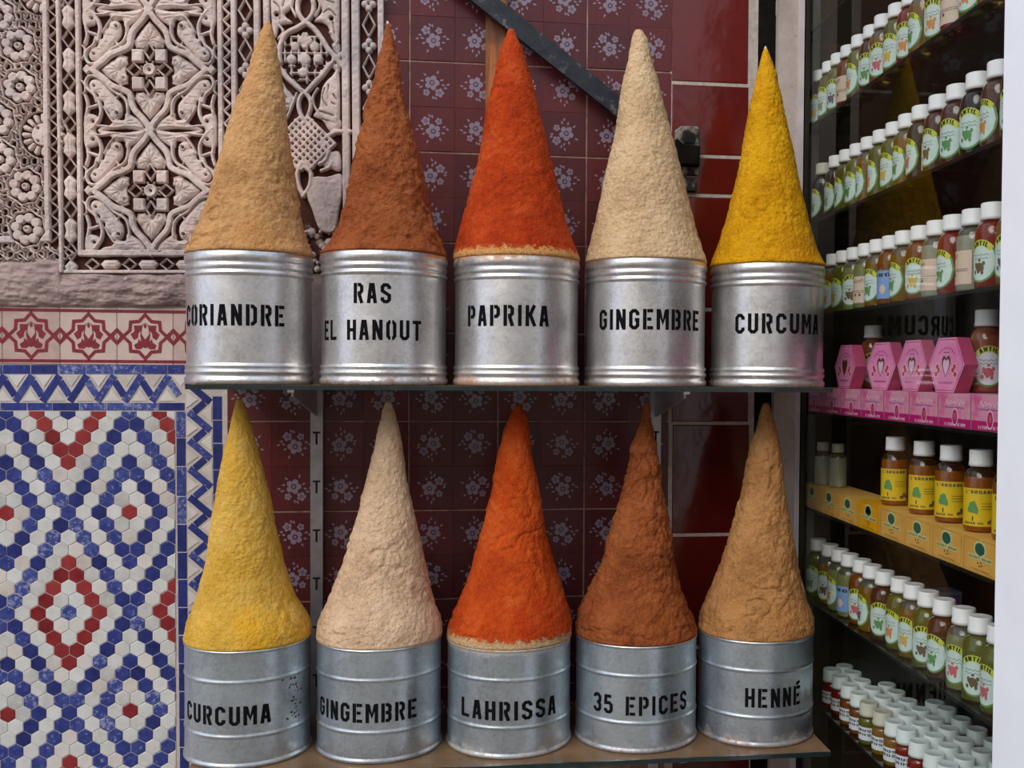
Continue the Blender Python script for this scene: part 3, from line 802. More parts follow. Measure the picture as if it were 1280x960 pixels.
# left panel: eight-petalled rosettes in a strapwork web
def rosette(x, y, r=20.5, n=8):
    for i in range(n):
        a = 2 * math.pi * i / n + .2
        circ(x + r * .68 * math.cos(a), y + r * .68 * math.sin(a), r * .30, 0.95, dome=.03)
        fill([(x + r * .42 * math.cos(a), y + r * .42 * math.sin(a)), (x + r * .7 * math.cos(a + .33), y + r * .7 * math.sin(a + .33)), (x + r * .7 * math.cos(a - .33), y + r * .7 * math.sin(a - .33))], .93)
    circ(x, y, r * .23, .92); circ(x, y, r * .08, .6, cut=True)
def web(x, y, r1, r2, n, wd=1.9, ph=0.0):
    ring = []
    for i in range(n):
        a = 2 * math.pi * i / n + ph; a2 = a + math.pi / n
        ring += [(x + r1 * math.cos(a), y + r1 * math.sin(a)), (x + r2 * math.cos(a2), y + r2 * math.sin(a2))]
        stroke([(x + r2 * math.cos(a2), y + r2 * math.sin(a2)), (x + (r2 + 8) * math.cos(a2), y + (r2 + 8) * math.sin(a2))], wd, .85, sm=False)
    stroke(ring, wd, .85, sm=False, closed=True)
ros = [(26.5, 59), (28, 110), (33.5, 234), (35, 287), (2, 22), (0, 152), (2, 200), (-22, 90), (-20, 250), (0, -22)]
ros += [(x - k * 62, y) for k in (1, 2, 3) for x, y in ros if x - k * 62 < -30]
for k_ in range(-6, 34):
    for j_ in range(22):                      # small hexagonal cells of the strapwork between the rosettes
        hx, hy = -24 - 175 + j_ * 12.5 + (6.2 if k_ % 2 else 0), k_ * 10.6 - 20
        stroke([(hx - 4.2, hy - 3), (hx, hy - 5.4), (hx + 4.2, hy - 3), (hx + 4.2, hy + 3), (hx, hy + 5.4), (hx - 4.2, hy + 3), (hx - 4.2, hy - 3)], 2.0, .8, sm=False)
for x, y in ros:
    q = win(x - 26, x + 26, y - 26, y + 26)
    if q: s, X, Y = q; H[s] = np.where(np.hypot(X - x, Y - y) < 22, 0, H[s])
for x, y in ros: web(x, y, 24.5, 21.5, 8, 2.6, .2)
for x, y in ros:
    q = win(x - 21, x + 21, y - 21, y + 21)
    if q: s, X, Y = q; H[s] = np.where(np.hypot(X - x, Y - y) < 19.5, 0, H[s])
    rosette(x, y)
def sun(x, y):
    circ(x, y, 14, .95); circ(x, y, 13, .9)
    for i in range(16):
        a = 2 * math.pi * i / 16
        fill([(x + 15.5 * math.cos(a + .14), y + 15.5 * math.sin(a + .14)), (x + 15.5 * math.cos(a - .14), y + 15.5 * math.sin(a - .14)), (x + 25 * math.cos(a - .13), y + 25 * math.sin(a - .13)), (x + 27 * math.cos(a), y + 27 * math.sin(a)), (x + 25 * math.cos(a + .13), y + 25 * math.sin(a + .13))], .9)
        stroke([(x + 30 * math.cos(a + .2), y + 30 * math.sin(a + .2)), (x + 38 * math.cos(a + .2), y + 38 * math.sin(a + .2))], 1.8, .85, sm=False)
    stroke([(x + 30 * math.cos(t / 16 * math.pi), y + 30 * math.sin(t / 16 * math.pi)) for t in range(33)], 1.8, .85, sm=False)
    circ(x - 6, y - 8, 1.6, .1, cut=True); circ(x - 6, y + 8, 1.6, .1, cut=True)
for y in (170, -8):
    q = win(20, 59, y - 30, y + 30)
    if q: s, X, Y = q; H[s] = np.where((np.hypot(X - 57, Y - y) < 30) & (X < 57), 0, H[s])
    sun(57, y)
# keep the sun inside its panel: clear what spilled over the strip to the right, then redraw it
q = win(65, 74, -30, 308)
s, X, Y = q; H[s] = 0
zig(69.5, 5.0, -28, 308, 17, 2.0)
fill([(57.5, -30), (64.5, -30), (64.5, 303), (57.5, 303)], 0.97); fill([(74.5, -30), (79.5, -30), (79.5, 342), (74.5, 342)], 0.97)

# right panel: knotted medallion, diamond lattice, leaves, later mortar patch
med = [(384.7, 30), (373, 37), (360, 44), (353, 56), (351, 68), (353, 84), (360, 98), (371, 108), (381, 117)]
stroke(med, 6.5, 1.0); stroke([(384.7, 30), (395, 38), (404, 50), (411, 62), (421, 73)], 6.5, 1.0)
stroke([(421, 73), (411, 86), (402, 98), (393, 107), (384, 117)], 6.5, 1.0)
stroke([(421, 76), (434, 66), (434, -30)], 7, 1.0, sm=False); stroke([(421, 74), (433, 88), (433, 200)], 7, 1.0, sm=False)
stroke([(384, 30), (376, 20), (374, 8), (378, -4), (384, -12)], 6, 1.0); stroke([(384, 30), (392, 20), (394, 8), (391, -4), (384, -12)], 6, 1.0)
stroke([(381, 117), (375, 126), (375, 138), (380, 150), (388, 158)], 5.5, 1.0); stroke([(382, 117), (389, 126), (389, 138), (384, 150), (378, 158)], 5.5, 1.0)
for dx in (-25, -17, -8, 2, 12, 20, 27): stroke([(383 + dx, 42 + abs(dx) * .5), (383 + dx, 106 - abs(dx) * .6)], 3.0, .8, sm=False)
for dy in (48, 58, 68, 84, 93, 101): stroke([(354 + abs(dy - 72) * .5, dy), (414 - abs(dy - 72) * .5, dy)], 3.0, .8, sm=False)
for px_, py_ in ((383, 53), (382, 76), (399, 75), (366, 76), (381, 92), (370, 60), (395, 60)):
    circ(px_, py_, 8 if (px_, py_) in ((382, 76),) else 6.2, .95, dome=.15)
for i in range(4): circ(383 + 5 * math.cos(i * math.pi / 2), 53 + 6 * math.sin(i * math.pi / 2), 4.5, .95)
for px_, py_ in ((372, 98), (391, 98), (381, 108), (358, 84), (402, 85), (412, 75), (362, 62), (375, 84), (392, 86)): circ(px_, py_, 4.2, .05, cut=True)
# leaves around the medallion
for (pl, gr) in (
    ([(342, -20), (366, -20), (369, 8), (358, 20), (368, 30), (352, 34), (347, 48), (342, 40)], [[(345, 5), (352, 12), (352, 26)], [(360, -5), (356, 10)]]),
    ([(398, -20), (424, -20), (425, 52), (416, 50), (412, 36), (404, 30), (394, 28), (404, 16), (400, 4)], [[(406, 18), (414, 14), (422, 22)], [(410, 2), (420, 6)], [(418, 30), (420, 46)]]),
    ([(404, 110), (416, 96), (425, 90), (425, 160), (414, 166), (404, 152), (392, 146), (400, 134)], [[(407, 112), (404, 124), (410, 134)], [(412, 108), (412, 126), (420, 132)], [(418, 120), (422, 126)], [(400, 140), (418, 146)], [(404, 150), (420, 156)]]),
    ([(342, 96), (352, 108), (364, 116), (370, 128), (360, 140), (350, 150), (342, 148)], [[(346, 110), (360, 124)], [(346, 130), (362, 132)]])):
    fill(pl, .8, .3, sm=True)
    for g_ in gr: groove(g_, 1.8, .3)
circ(416, 25, 3, .1, cut=True); circ(348, 20, 3, .1, cut=True)
for k in range(-6, 7):
    q1 = [(381 + k * 9.5 - 32, 181 - 32), (381 + k * 9.5 + 32, 181 + 32)]; q2 = [(381 + k * 9.5 + 32, 181 - 32), (381 + k * 9.5 - 32, 181 + 32)]
    for (a0, b0), (a1, b1) in (q1, q2):
        seg = [(a0 + (a1 - a0) * t / 24, b0 + (b1 - b0) * t / 24) for t in range(25)]
        seg = [p for p in seg if abs(p[0] - 381) / 34 + abs(p[1] - 181) / 36 < 1.12 and p[0] > 343]
        if len(seg) > 1: stroke([seg[0], seg[-1]], 4.6, .96, sm=False)
stroke([(378, 205), (372, 218), (374, 234), (380, 246)], 5.5, 1.0); stroke([(381, 205), (389, 218), (387, 234), (379, 246)], 5.5, 1.0)
stroke([(410, 172), (420, 166), (438, 166)], 6.5, 1.0, sm=False); stroke([(402, 180), (412, 184), (408, 200), (400, 206)], 5, .95)
stroke([(434, 176), (434, 240)], 7, .95, sm=False); stroke([(402, 214), (412, 210), (416, 203)], 4.5, .8)
for pl in ([(342, 150), (356, 152), (360, 162), (352, 172), (342, 170)], [(404, 196), (424, 190), (426, 214), (414, 212), (404, 208)], [(342, 196), (356, 200), (362, 214), (354, 226), (342, 222)], [(342, 50), (348, 56), (347, 84), (342, 90)], [(414, 84), (426, 92), (426, 78), (420, 80)], [(412, 150), (426, 150), (426, 162), (414, 160)], [(416, 56), (426, 56), (426, 68), (421, 68)]):
    fill(pl, .72, .3, sm=True)
for st_ in ([(366, -20), (370, -6), (366, 8), (372, 22)], [(402, -20), (398, -6), (402, 8), (396, 22)], [(345, 60), (350, 96), (364, 122)], [(398, 112), (392, 124), (396, 138), (408, 150)], [(372, 118), (366, 134), (358, 150), (346, 156)], [(420, 100), (412, 120), (418, 140)], [(344, 178), (352, 190), (360, 206)], [(346, 30), (356, 40), (350, 50)], [(414, 42), (424, 50), (420, 60)]):
    stroke(st_, 3.4, .82)
# mortar patch and rubble
fill([(386, 228), (394, 222), (410, 222), (427, 219), (428, 240), (424, 262), (418, 290), (400, 288), (390, 262), (384, 246)], 0.9, sm=True)
rr = random.Random(4)
for i in range(60):
    px_, py_ = rr.uniform(372, 430), rr.uniform(285, 340); circ(px_, py_, rr.uniform(2, 6), rr.uniform(.2, .8), dome=.5)

# chips and wear
Xg, Yg = np.meshgrid(gx, gy)
rs = np.random.RandomState(3)
def vnoise(scale):
    nx = int((GX1 - GX0) / scale) + 3; ny = int((GY1 - GY0) / scale) + 3; g_ = rs.rand(ny, nx)
    u = (Xg - GX0) / scale; v = (Yg - GY0) / scale; i = u.astype(int); j = v.astype(int); fu = u - i; fv = v - j
    fu = fu * fu * (3 - 2 * fu); fv = fv * fv * (3 - 2 * fv)
    return (g_[j, i] * (1 - fu) + g_[j, i + 1] * fu) * (1 - fv) + (g_[j + 1, i] * (1 - fu) + g_[j + 1, i + 1] * fu) * fv
wear_ = vnoise(30) * .5 + vnoise(9) * .3 + vnoise(3.5) * .2
H = H * (1 - 0.22 * np.clip(wear_ - .45, 0, 1) / .55) + (vnoise(3) - .5) * .05 + (vnoise(7) - .5) * .04
H = np.clip(H, 0, 1)
RELIEF = 0.017; YTOP = YW - 0.0175
def strip(name, xa_, xb_, ya_=GY0, yb_=GY1, mat=M_plaster, label=None):
    i0 = int(round((xa_ - GX0) / GS)); i1 = int(round((xb_ - GX0) / GS)); i0 = max(i0, 0); i1 = min(i1, len(gx) - 1)
    j0 = max(int(round((ya_ - GY0) / GS)), 0); j1 = min(int(round((yb_ - GY0) / GS)), len(gy) - 1)
    nx, ny = i1 - i0 + 1, j1 - j0 + 1
    vs = []; dep = []
    for j in range(j0, j1 + 1):
        for i in range(i0, i1 + 1):
            px_ = gx[i] + 0.0125 * (gy[j] - 170) * (1 - (gx[i] - 60) / 900); h = H[j, i]
            q = P(px_, gy[j], YW); vs.append((q.x, YTOP + RELIEF * (1 - h), q.z)); dep.append(h)
    n0 = len(vs)
    fs = [(j * nx + i, (j + 1) * nx + i, (j + 1) * nx + i + 1, j * nx + i + 1) for j in range(ny - 1) for i in range(nx - 1)]
    # side skirts so that the piece has thickness
    rim = [(0, i) for i in range(nx)] + [(j, nx - 1) for j in range(1, ny)] + [(ny - 1, i) for i in range(nx - 2, -1, -1)] + [(j, 0) for j in range(ny - 2, 0, -1)]
    for k, (j, i) in enumerate(rim):
        v = vs[j * nx + i]; vs.append((v[0], YW + 0.006, v[2])); dep.append(dep[j * nx + i])
    for k in range(len(rim)):
        a = rim[k][0] * nx + rim[k][1]; k2 = (k + 1) % len(rim); c = rim[k2][0] * nx + rim[k2][1]
        fs.append((a, c, n0 + k2, n0 + k))
    me = bpy.data.meshes.new(name); me.from_pydata(vs, [], fs); me.materials.append(getattr(mat, "m", mat))
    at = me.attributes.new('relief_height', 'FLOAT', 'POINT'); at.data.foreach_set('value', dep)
    me.polygons.foreach_set('use_smooth', [True] * len(fs)); me.update()
    o = link(name, me, wall_left)
    if label: o['label'] = label
    return o
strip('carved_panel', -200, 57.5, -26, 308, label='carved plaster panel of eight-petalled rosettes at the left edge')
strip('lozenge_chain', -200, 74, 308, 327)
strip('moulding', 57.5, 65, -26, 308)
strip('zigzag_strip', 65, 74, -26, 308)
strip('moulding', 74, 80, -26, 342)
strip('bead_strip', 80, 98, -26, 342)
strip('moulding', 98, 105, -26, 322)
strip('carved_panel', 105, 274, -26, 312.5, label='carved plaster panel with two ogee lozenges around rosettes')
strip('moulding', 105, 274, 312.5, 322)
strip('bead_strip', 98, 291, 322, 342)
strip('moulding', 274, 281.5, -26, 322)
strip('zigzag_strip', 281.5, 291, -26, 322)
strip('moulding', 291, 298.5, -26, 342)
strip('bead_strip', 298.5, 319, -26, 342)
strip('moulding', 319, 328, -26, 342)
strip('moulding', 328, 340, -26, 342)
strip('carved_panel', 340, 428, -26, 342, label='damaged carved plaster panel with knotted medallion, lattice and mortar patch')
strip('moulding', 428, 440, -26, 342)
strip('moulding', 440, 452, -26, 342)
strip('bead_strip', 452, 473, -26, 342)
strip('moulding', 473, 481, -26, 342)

# worn plaster ledge between the carving and the frieze
M_ledge = Mat('worn_ledge_plaster')
def _ledge(m):
    n = m.noise(10, 7, 0.7); n2 = m.noise(55, 6, 0.75)
    c = m.ramp(n, [(0.3, '#7d6c6a'), (0.5, '#a08a85'), (0.7, '#b49d94')])
    c = m.mix(m.ramp(n2, [(0.6, (0, 0, 0)), (0.68, (0.9, 0.9, 0.9))]), c, '#cfbab0')
    return m.set(c, 0.9, 0, 0.2, m.bump(n2, 0.6, 0.004))
_ledge(M_ledge)
vs = []; nx_, ny_ = 360, 52
for j in range(ny_):
    for i in range(nx_):
        px_ = -200 + 442 * i / (nx_ - 1)
        ytop = 326 - 3 * math.exp(-((px_ - 60) / 30) ** 2) if px_ < 78 else 341
        py_ = ytop + (383.5 - ytop) * j / (ny_ - 1); q = P(px_, py_, YW); t = j / (ny_ - 1)
        bulge = 0.016 * math.sin(math.pi * min(1, t * 1.02)) ** .6 + 0.002
        nn = noise.fractal((q.x * 22, q.z * 45, 3), 0.7, 2.1, 5) * 0.006 + abs(noise.noise((q.x * 9, q.z * 38, 8))) * 0.007
        vs.append((q.x, YW - bulge - (nn if 0 < j < ny_ - 1 else 0), q.z))
fs = [(j * nx_ + i, (j + 1) * nx_ + i, (j + 1) * nx_ + i + 1, j * nx_ + i + 1) for j in range(ny_ - 1) for i in range(nx_ - 1)]
me = bpy.data.meshes.new('worn_ledge'); me.from_pydata(vs, [], fs); me.materials.append(M_ledge.m)
me.polygons.foreach_set('use_smooth', [True] * len(fs)); link('worn_ledge', me, wall_left)
# wall surface hidden behind the upper tins, between carving and shelf
b = MB(); b.box(P(240, 400, YW).x, XRU - .003, YW - .004, YW + .01, ZS + .002, P(300, 343, YW).z); b.obj('plaster_ground', M_ledge.m, wall_left)

# ================================================================== WALL SHELVES
M_glass_edge = plain('dark_glass_edge', '#1d2a2b', 0.12, spec=0.6, var=0.3, scale=20)
M_shelf_glass = sheet_glass('dusty_shelf_glass', '#8fa39b', 0.9, dirt=0.42)
M_shelf_low = sheet_glass('grimy_shelf_glass', '#7d8a80', 0.9, dirt=0.62)
ZU = P(640, 483, YF).z                               # top of the upper shelf
ZL = P(1039, 940, YF).z                              # top of the lower shelf
TH = 0.0085
def glass_shelf(name, x0, x1, z, mat, label):
    t = thing(name, ((x0 + x1) / 2, YW - 0.012, z - TH), label, 'shelf')
    ox, oy = t.location.x, t.location.y
    b = MB(); b.box(x0 - ox, x1 - ox, YF - oy + 0.003, 0, 0, TH); b.obj('glass_plate', mat, t)
    b = MB(); b.tile([(x0 - ox, 0), (x1 - ox, 0), (x1 - ox, TH), (x0 - ox, TH)], YF - oy, YF - oy + 0.003, bev=0.001); b.obj('polished_edge', M_glass_edge, t)
    return t
XU1 = P(1041, 485, YF).x; XU0 = P(231, 485, YF).x; XL1 = P(1039, 940, YF).x
glass_shelf('glass_shelf', XU0, XU1, ZU, M_shelf_glass, 'upper glass wall shelf carrying the five tins CORIANDRE to CURCUMA')
glass_shelf('glass_shelf', XU0 - .01, XL1, ZL, M_shelf_low, 'lower dusty glass wall shelf under the tins CURCUMA to HENNÉ')

M_alu = plain('brushed_grey_metal', '#a7a2a4', 0.38, 0.55, var=0.15, scale=40)
M_alu_dk = plain('dull_bracket_metal', '#55504c', 0.5, 0.6, var=0.2, scale=30)
M_slot = plain('slot_black', '#050505', 0.9)
M_clip = plain('shelf_clip_metal', '#d5d5d2', 0.3, 0.6)
def standard(pxl, pxr, label, slots, blen=0.30):
    x0, x1 = P(pxl, 560, YW - .018).x, P(pxr, 560, YW - .018).x; xm = (x0 + x1) / 2; wd = x1 - x0
    t = thing('shelf_standard', (xm, YW - 0.001, ZL - 0.2), label, 'shelf support', 'slotted metal shelf supports')
    zt = ZU - TH - ZL + 0.2 - 0.001
    b = MB(); b.tile([(-wd/2, 0), (wd/2, 0), (wd/2, zt), (-wd/2, zt)], -0.018, 0, bev=0.0012); b.obj('upright', M_alu, t)
    for s in slots:
        z = P(pxl, s, YW - .018).z - (ZL - 0.2)
        b = MB(); b.box(-wd * .30, wd * .30, -0.0186, -0.0180, z + .009, z + .013); b.box(-wd * .08, wd * .08, -0.0186, -0.0180, z - .015, z + .009); b.obj('slot', M_slot, t)
    for zz in (ZU - TH, ZL - TH):
        zb = zz - (ZL - 0.2) - 0.0012
        b = MB(); th = 0.0022; yt = -(YW - YF) + 0.012
        prof = [(-0.018, -0.062), (-0.020, -0.001), (yt + .02, -0.001), (yt + .02, -0.012)]
        vs = [(s * th, y, zb + z) for s in (-1, 1) for y, z in prof]
        b.add(vs, [(0, 1, 2, 3), (7, 6, 5, 4), (0, 4, 5, 1), (1, 5, 6, 2), (2, 6, 7, 3), (3, 7, 4, 0)])
        b.box(-.0045, .0045, yt + .02, -0.022, zb - 0.0022, zb - 0.0004)
        b.obj('bracket', M_alu, t)
        b = MB(); b.box(-.006, .006, yt + 0.001, yt + 0.006, zb - .004, zb + TH * .55); b.obj('shelf_clip', M_clip, t)
    return t
standard(388, 403.5, 'left slotted grey shelf upright, beside the yellow cone of the lower row', (547, 608, 669, 729, 790, 850))
standard(813, 826, 'right slotted grey shelf upright, behind the red-brown cone of 35 EPICES', (546, 607, 668, 729, 790, 850))

# ---- batten, iron bar, old latch ------------------------------------
M_wood = Mat('varnished_batten')
def _wood(m):
    mp = m.n('ShaderNodeMapping'); mp.inputs['Scale'].default_value = (60, 60, 5); m.l(m.coord(), mp.inputs[0])
    n = m.noise(1.0, 6, 0.65, vec=mp.outputs[0]); n2 = m.noise(7, 4)
    c = m.ramp(n, [(0.3, '#4a240e'), (0.5, '#96541f'), (0.7, '#b87334')])
    c = m.mix(m.ramp(n2, [(0.5, (0, 0, 0)), (0.65, (0.8, 0.8, 0.8))]), c, '#2b211c')
    return m.set(c, 0.5, 0, 0.4, m.bump(n, 0.3, 0.002))
_wood(M_wood)
x0, x1 = P(607, 60, YW - .02).x, P(634, 60, YW - .02).x; zt = 2.4; zb = P(620, 330, YW).z
t = thing('wooden_batten', ((x0 + x1) / 2, YW - .0012, zb), 'upright varnished wooden batten on the tiles behind the PAPRIKA cone', 'batten')
b = MB(); wd = x1 - x0; b.tile([(-wd/2, 0), (wd/2, 0), (wd/2, zt - zb), (-wd/2, zt - zb)], -0.018, 0, bev=0.002); b.obj('plank', M_wood.m, t)
for k in range(4):
    b = MB(); b.lathe([(0.004, 0), (0.004, 0.001), (0.0, 0.0016)], 12); o = b.obj('nail_head', M_alu_dk, t, (0, -0.018, 0.12 + k * .27)); o.rotation_euler = (math.pi / 2, 0, 0)
M_iron = Mat('black_iron'); _n = M_iron.noise(35, 6, 0.75)
M_iron.set(M_iron.ramp(_n, [(0.35, '#14161b'), (0.58, '#262931'), (0.70, '#6a6259')]), 0.42, 0.3, 0.5, M_iron.bump(_n, 0.4, 0.002))
pa, pb_ = P(560, -36, YW - .04), P(800, 156, YW - .04)
d = (pb_ - pa); L = Vector((d.x, d.z)).length; ang = math.atan2(d.z, d.x)
t = thing('iron_bar', (pa.x, YW - .040, pa.z), 'slanting black iron bar crossing the maroon tiles above the PAPRIKA cone', 'bar')
t.rotation_euler = (0, -ang, 0)
b = MB(); hw = 0.0205
b.tile([(-0.1, -hw), (L, -hw), (L, hw), (-0.1, hw)], -0.008, 0.008, bev=0.007); b.obj('flat_bar', M_iron.m, t)
b = MB(); b.box(L - .03, L - 0.006, 0.0082, 0.036, -.012, .012); b.obj('wall_lug', M_iron.m, t)
M_latch = Mat('paint_spattered_latch'); _n = M_latch.noise(70, 5, 0.7); _n2 = M_latch.noise(28, 3)
M_latch.set(M_latch.mix(M_latch.ramp(_n2, [(0.45, (0, 0, 0)), (0.55, (1, 1, 1))]), '#1c1815', M_latch.ramp(_n, [(0.3, '#5d5046'), (0.6, '#978b80')])), 0.6, 0.2, 0.4, M_latch.bump(_n, .4, .002))
a = P(860, 198, YW - .01); t = thing('door_latch', (a.x, YW - .002, a.z), 'old blackened metal latch spattered with paint on the large red tiles', 'latch')
px2 = (P(861, 198, YW - .01).x - a.x)
def pl(pts, y0, y1, name, mat, bev=.002):
    b = MB(); b.tile(ccw([(u * px2, v * px2) for u, v in pts]), y0, y1, bev=bev); return b.obj(name, mat, t)
pl([(-10, -20), (14, -20), (14, 38), (12, 40), (-8, 40), (-16, 34), (-16, -8)], -0.004, 0, 'backing_plate', M_latch.m)
pl([(-8, 12), (13, 12), (13, 36), (-8, 36)], -0.014, -0.004, 'lock_case', M_latch.m)
pl([(-16, -10), (13, -10), (13, 14), (-8, 16), (-16, 22)], -0.026, -0.004, 'bolt_housing', M_black, .004)
pl([(-6, 18), (7, 18), (9, 25), (4, 30), (-2, 31), (-6, 26)], -0.0165, -0.0138, 'keyhole', M_slot, .001)
pl([(-9, -40), (11, -40), (11, -24), (-9, -22)], -0.010, 0, 'striker', M_latch.m)

# ================================================================== TINS
M_letter = plain('black_stencil_paint', '#09080c', 0.8, spec=0.12, var=0.3, scale=90)
def hang(px, py=500):
    r = ray(px, py); return math.atan2(r.x, r.y)
def fit(xl, xr, Y=YC):
    al, ar = hang(xl), hang(xr); am = (al + ar) / 2; d = Y / math.cos(am)
    return Y * math.tan(am), d * math.sin((ar - al) / 2)
def angle_on(px, py, cx, R):
    """direction angle (from +X) on the tin surface seen at a pixel"""
    r = ray(px, py); dx, dy = r.x, r.y; ox, oy = -cx, -YC
    a = dx * dx + dy * dy; bb = 2 * (ox * dx + oy * dy); c = ox * ox + oy * oy - R * R
    D = bb * bb - 4 * a * c; tt = (-bb - math.sqrt(max(0, D))) / (2 * a)
    p = EYE + r * tt; return math.atan2(p.y - YC, p.x - cx), p.z
UP_P = lambda R, h: [(0, 0.0015), (R * .96, 0.0015), (R * .975, 0), (R - .001, .002), (R, .006), (R, .011), (R - .003, .014), (R - .003, .019), (R - .0005, .022), (R - .0005, .026), (R - .0035, .029), (R - .001, .033), (R - .001, .037), (R - .004, .040),
    (R - .004, h - .046), (R - .001, h - .043), (R - .001, h - .039), (R - .0045, h - .036), (R - .0045, h - .034), (R - .002, h - .031), (R - .002, h - .024), (R - .0045, h - .021), (R - .002, h - .018), (R - .0005, h - .013), (R - .0005, h - .006), (R - .002, h - .003), (R - .002, h), (R - .005, h), (R - .006, h - .004), (R - .006, .006), (0, .006)]
LO_P = lambda R, h: [(0, 0.0015), (R * .96, 0.0015), (R * .975, 0), (R, .002), (R, .007), (R - .0025, .010), (R - .0028, .056), (R - .0016, .0588), (R - .0012, .0605), (R - .0016, .0622), (R - .003, .065),
    (R - .003, h - .0635), (R - .0016, h - .0607), (R - .0012, h - .059), (R - .0016, h - .0573), (R - .0028, h - .0545), (R - .0025, h - .005), (R - .001, h - .0035), (R - .001, h), (R - .0045, h), (R - .0055, h - .004), (R - .0055, .006), (0, .006)]
def tin(upper, xl, xr, yrim, texts, label, seed, tone='#9c9ea0', rl=.3, rh=.12, stain=False, dust=None):
    cx, R = fit(xl, xr); z0 = ZU if upper else ZL
    h = P((xl + xr) / 2, yrim, YC).z - z0
    t = thing('spice_tin', (cx, YC, z0), label, 'tin', 'galvanised spice tins')
    body_r = R - (.004 if upper else .003)
    prof = (UP_P if upper else LO_P)(R, h); seg = 96
    pp = [prof[0]]
    for p0, p1 in zip(prof, prof[1:]):
        Ls = math.hypot(p1[0] - p0[0], p1[1] - p0[1])
        if Ls > .01:
            k = .0012 / Ls; pp += [(p0[0] + (p1[0] - p0[0]) * k, p0[1] + (p1[1] - p0[1]) * k), (p1[0] - (p1[0] - p0[0]) * k, p1[1] - (p1[1] - p0[1]) * k)]
        pp.append(p1)
    prof = pp
    m = tin_metal('galvanised_%d' % seed, tone, rl, rh, seed, h, dust, .75)
    b = MB(); b.lathe(prof, seg); b.obj('body', m, t)
    for (txt, x0, x1, yt, yb, pxm) in texts:
        a0, _ = angle_on(x0, yb, cx, body_r); a1, _ = angle_on(x1, yb, cx, body_r)
        _, zt = angle_on(pxm, yt, cx, body_r); _, zb = angle_on(pxm, yb, cx, body_r)
        fm_ = cyl_map(body_r, a0)
        for word in text_quads(txt, 0, (a1 - a0) * body_r, zb - z0, zt - zb, t=.335, words=True):
            b = MB(); put_polys(b, word, fm_, 0.0004, 0, maxu=.006); b.obj('lettering', M_letter, t)
    if stain:
        b = MB(); fm_ = cyl_map(body_r, angle_on(370, 860, cx, body_r)[0]); rr = random.Random(2)
        for i in range(46):
            u = rr.gauss(.0, .012); v = .125 + rr.uniform(-.055, .04); k = rr.uniform(.0008, .004)
            put_polys(b, [[(u + k * rr.uniform(.5, 1.4) * math.cos(q), v + k * .7 * rr.uniform(.5, 1.3) * math.sin(q)) for q in [i_ * math.pi / 3.5 for i_ in range(7)]]], fm_, .0005, 0)
        o = b.obj('flaked_patch', plain('brown_flakes', '#4a3a33', .8, var=.5, scale=200), t); o['label'] = 'dark flaked patch'
    return t, cx, R, z0 + h
TINS = [
 (True, 230, 392.5, 321, [('CORIANDRE', 234, 356, 380, 407, 300)], 'galvanised tin stencilled CORIANDRE, leftmost on the upper glass shelf'),
 (True, 399, 559.5, 321, [('RAS', 442, 489, 353.5, 379, 466), ('EL HANOUT', 406, 526.5, 399.5, 425, 466)], 'galvanised tin stencilled RAS EL HANOUT on the upper glass shelf'),
 (True, 566, 724, 327, [('PAPRIKA', 585, 686, 381, 407.5, 640)], 'galvanised tin stencilled PAPRIKA with rusty crusted rim on upper shelf'),
 (True, 730, 882.5, 330, [('GINGEMBRE', 749.5, 873, 386, 412, 800)], 'galvanised tin stencilled GINGEMBRE on the upper glass shelf'),
 (True, 886, 1030.5, 335, [('CURCUMA', 919, 1022.5, 391.5, 417, 960)], 'galvanised tin stencilled CURCUMA, rightmost on upper shelf beside the bottle cabinet'),
 (False, 227.5, 390, 795, [('CURCUMA', 234.5, 339, 882, 906, 315)], 'galvanised tin stencilled CURCUMA with flaked patch, leftmost on the lower shelf'),
 (False, 394.5, 554, 793, [('GINGEMBRE', 400.5, 521, 879.5, 903.5, 474)], 'galvanised tin stencilled GINGEMBRE on the lower glass shelf'),
 (False, 559, 716.5, 793, [('LAHRISSA', 577, 694.5, 877, 901, 640)], 'galvanised tin stencilled LAHRISSA with crusted rim on lower shelf'),
 (False, 720.5, 875, 789, [('35 EPICES', 742, 857.5, 871, 895, 800)], 'galvanised tin stencilled 35 EPICES on the lower glass shelf'),
 (False, 874.5, 1022, 785, [('HENNÉ', 931, 1000, 861, 885, 960)], 'galvanised tin stencilled HENNÉ, rightmost on the lower shelf'),
]
tin_info = []
rust = [(.24, .14), (.36, .16), (.36, .36), (.24, .08), (.28, .08), (.22, .05), (.22, .05), (.34, .38), (.32, .16), (.34, .12)]
for i, tt_ in enumerate(TINS):
    tin_info.append(tin(*tt_, seed=i + 1, dust={2: '#c08a58', 7: '#b49a74', 5: '#c9a040', 9: '#9a6a40'}.get(i), tone='#d2cfcd' if i < 5 else '#c6cfd6', rl=rust[i][0] * 1.35, rh=rust[i][1] * 1.35, stain=(i == 5)))

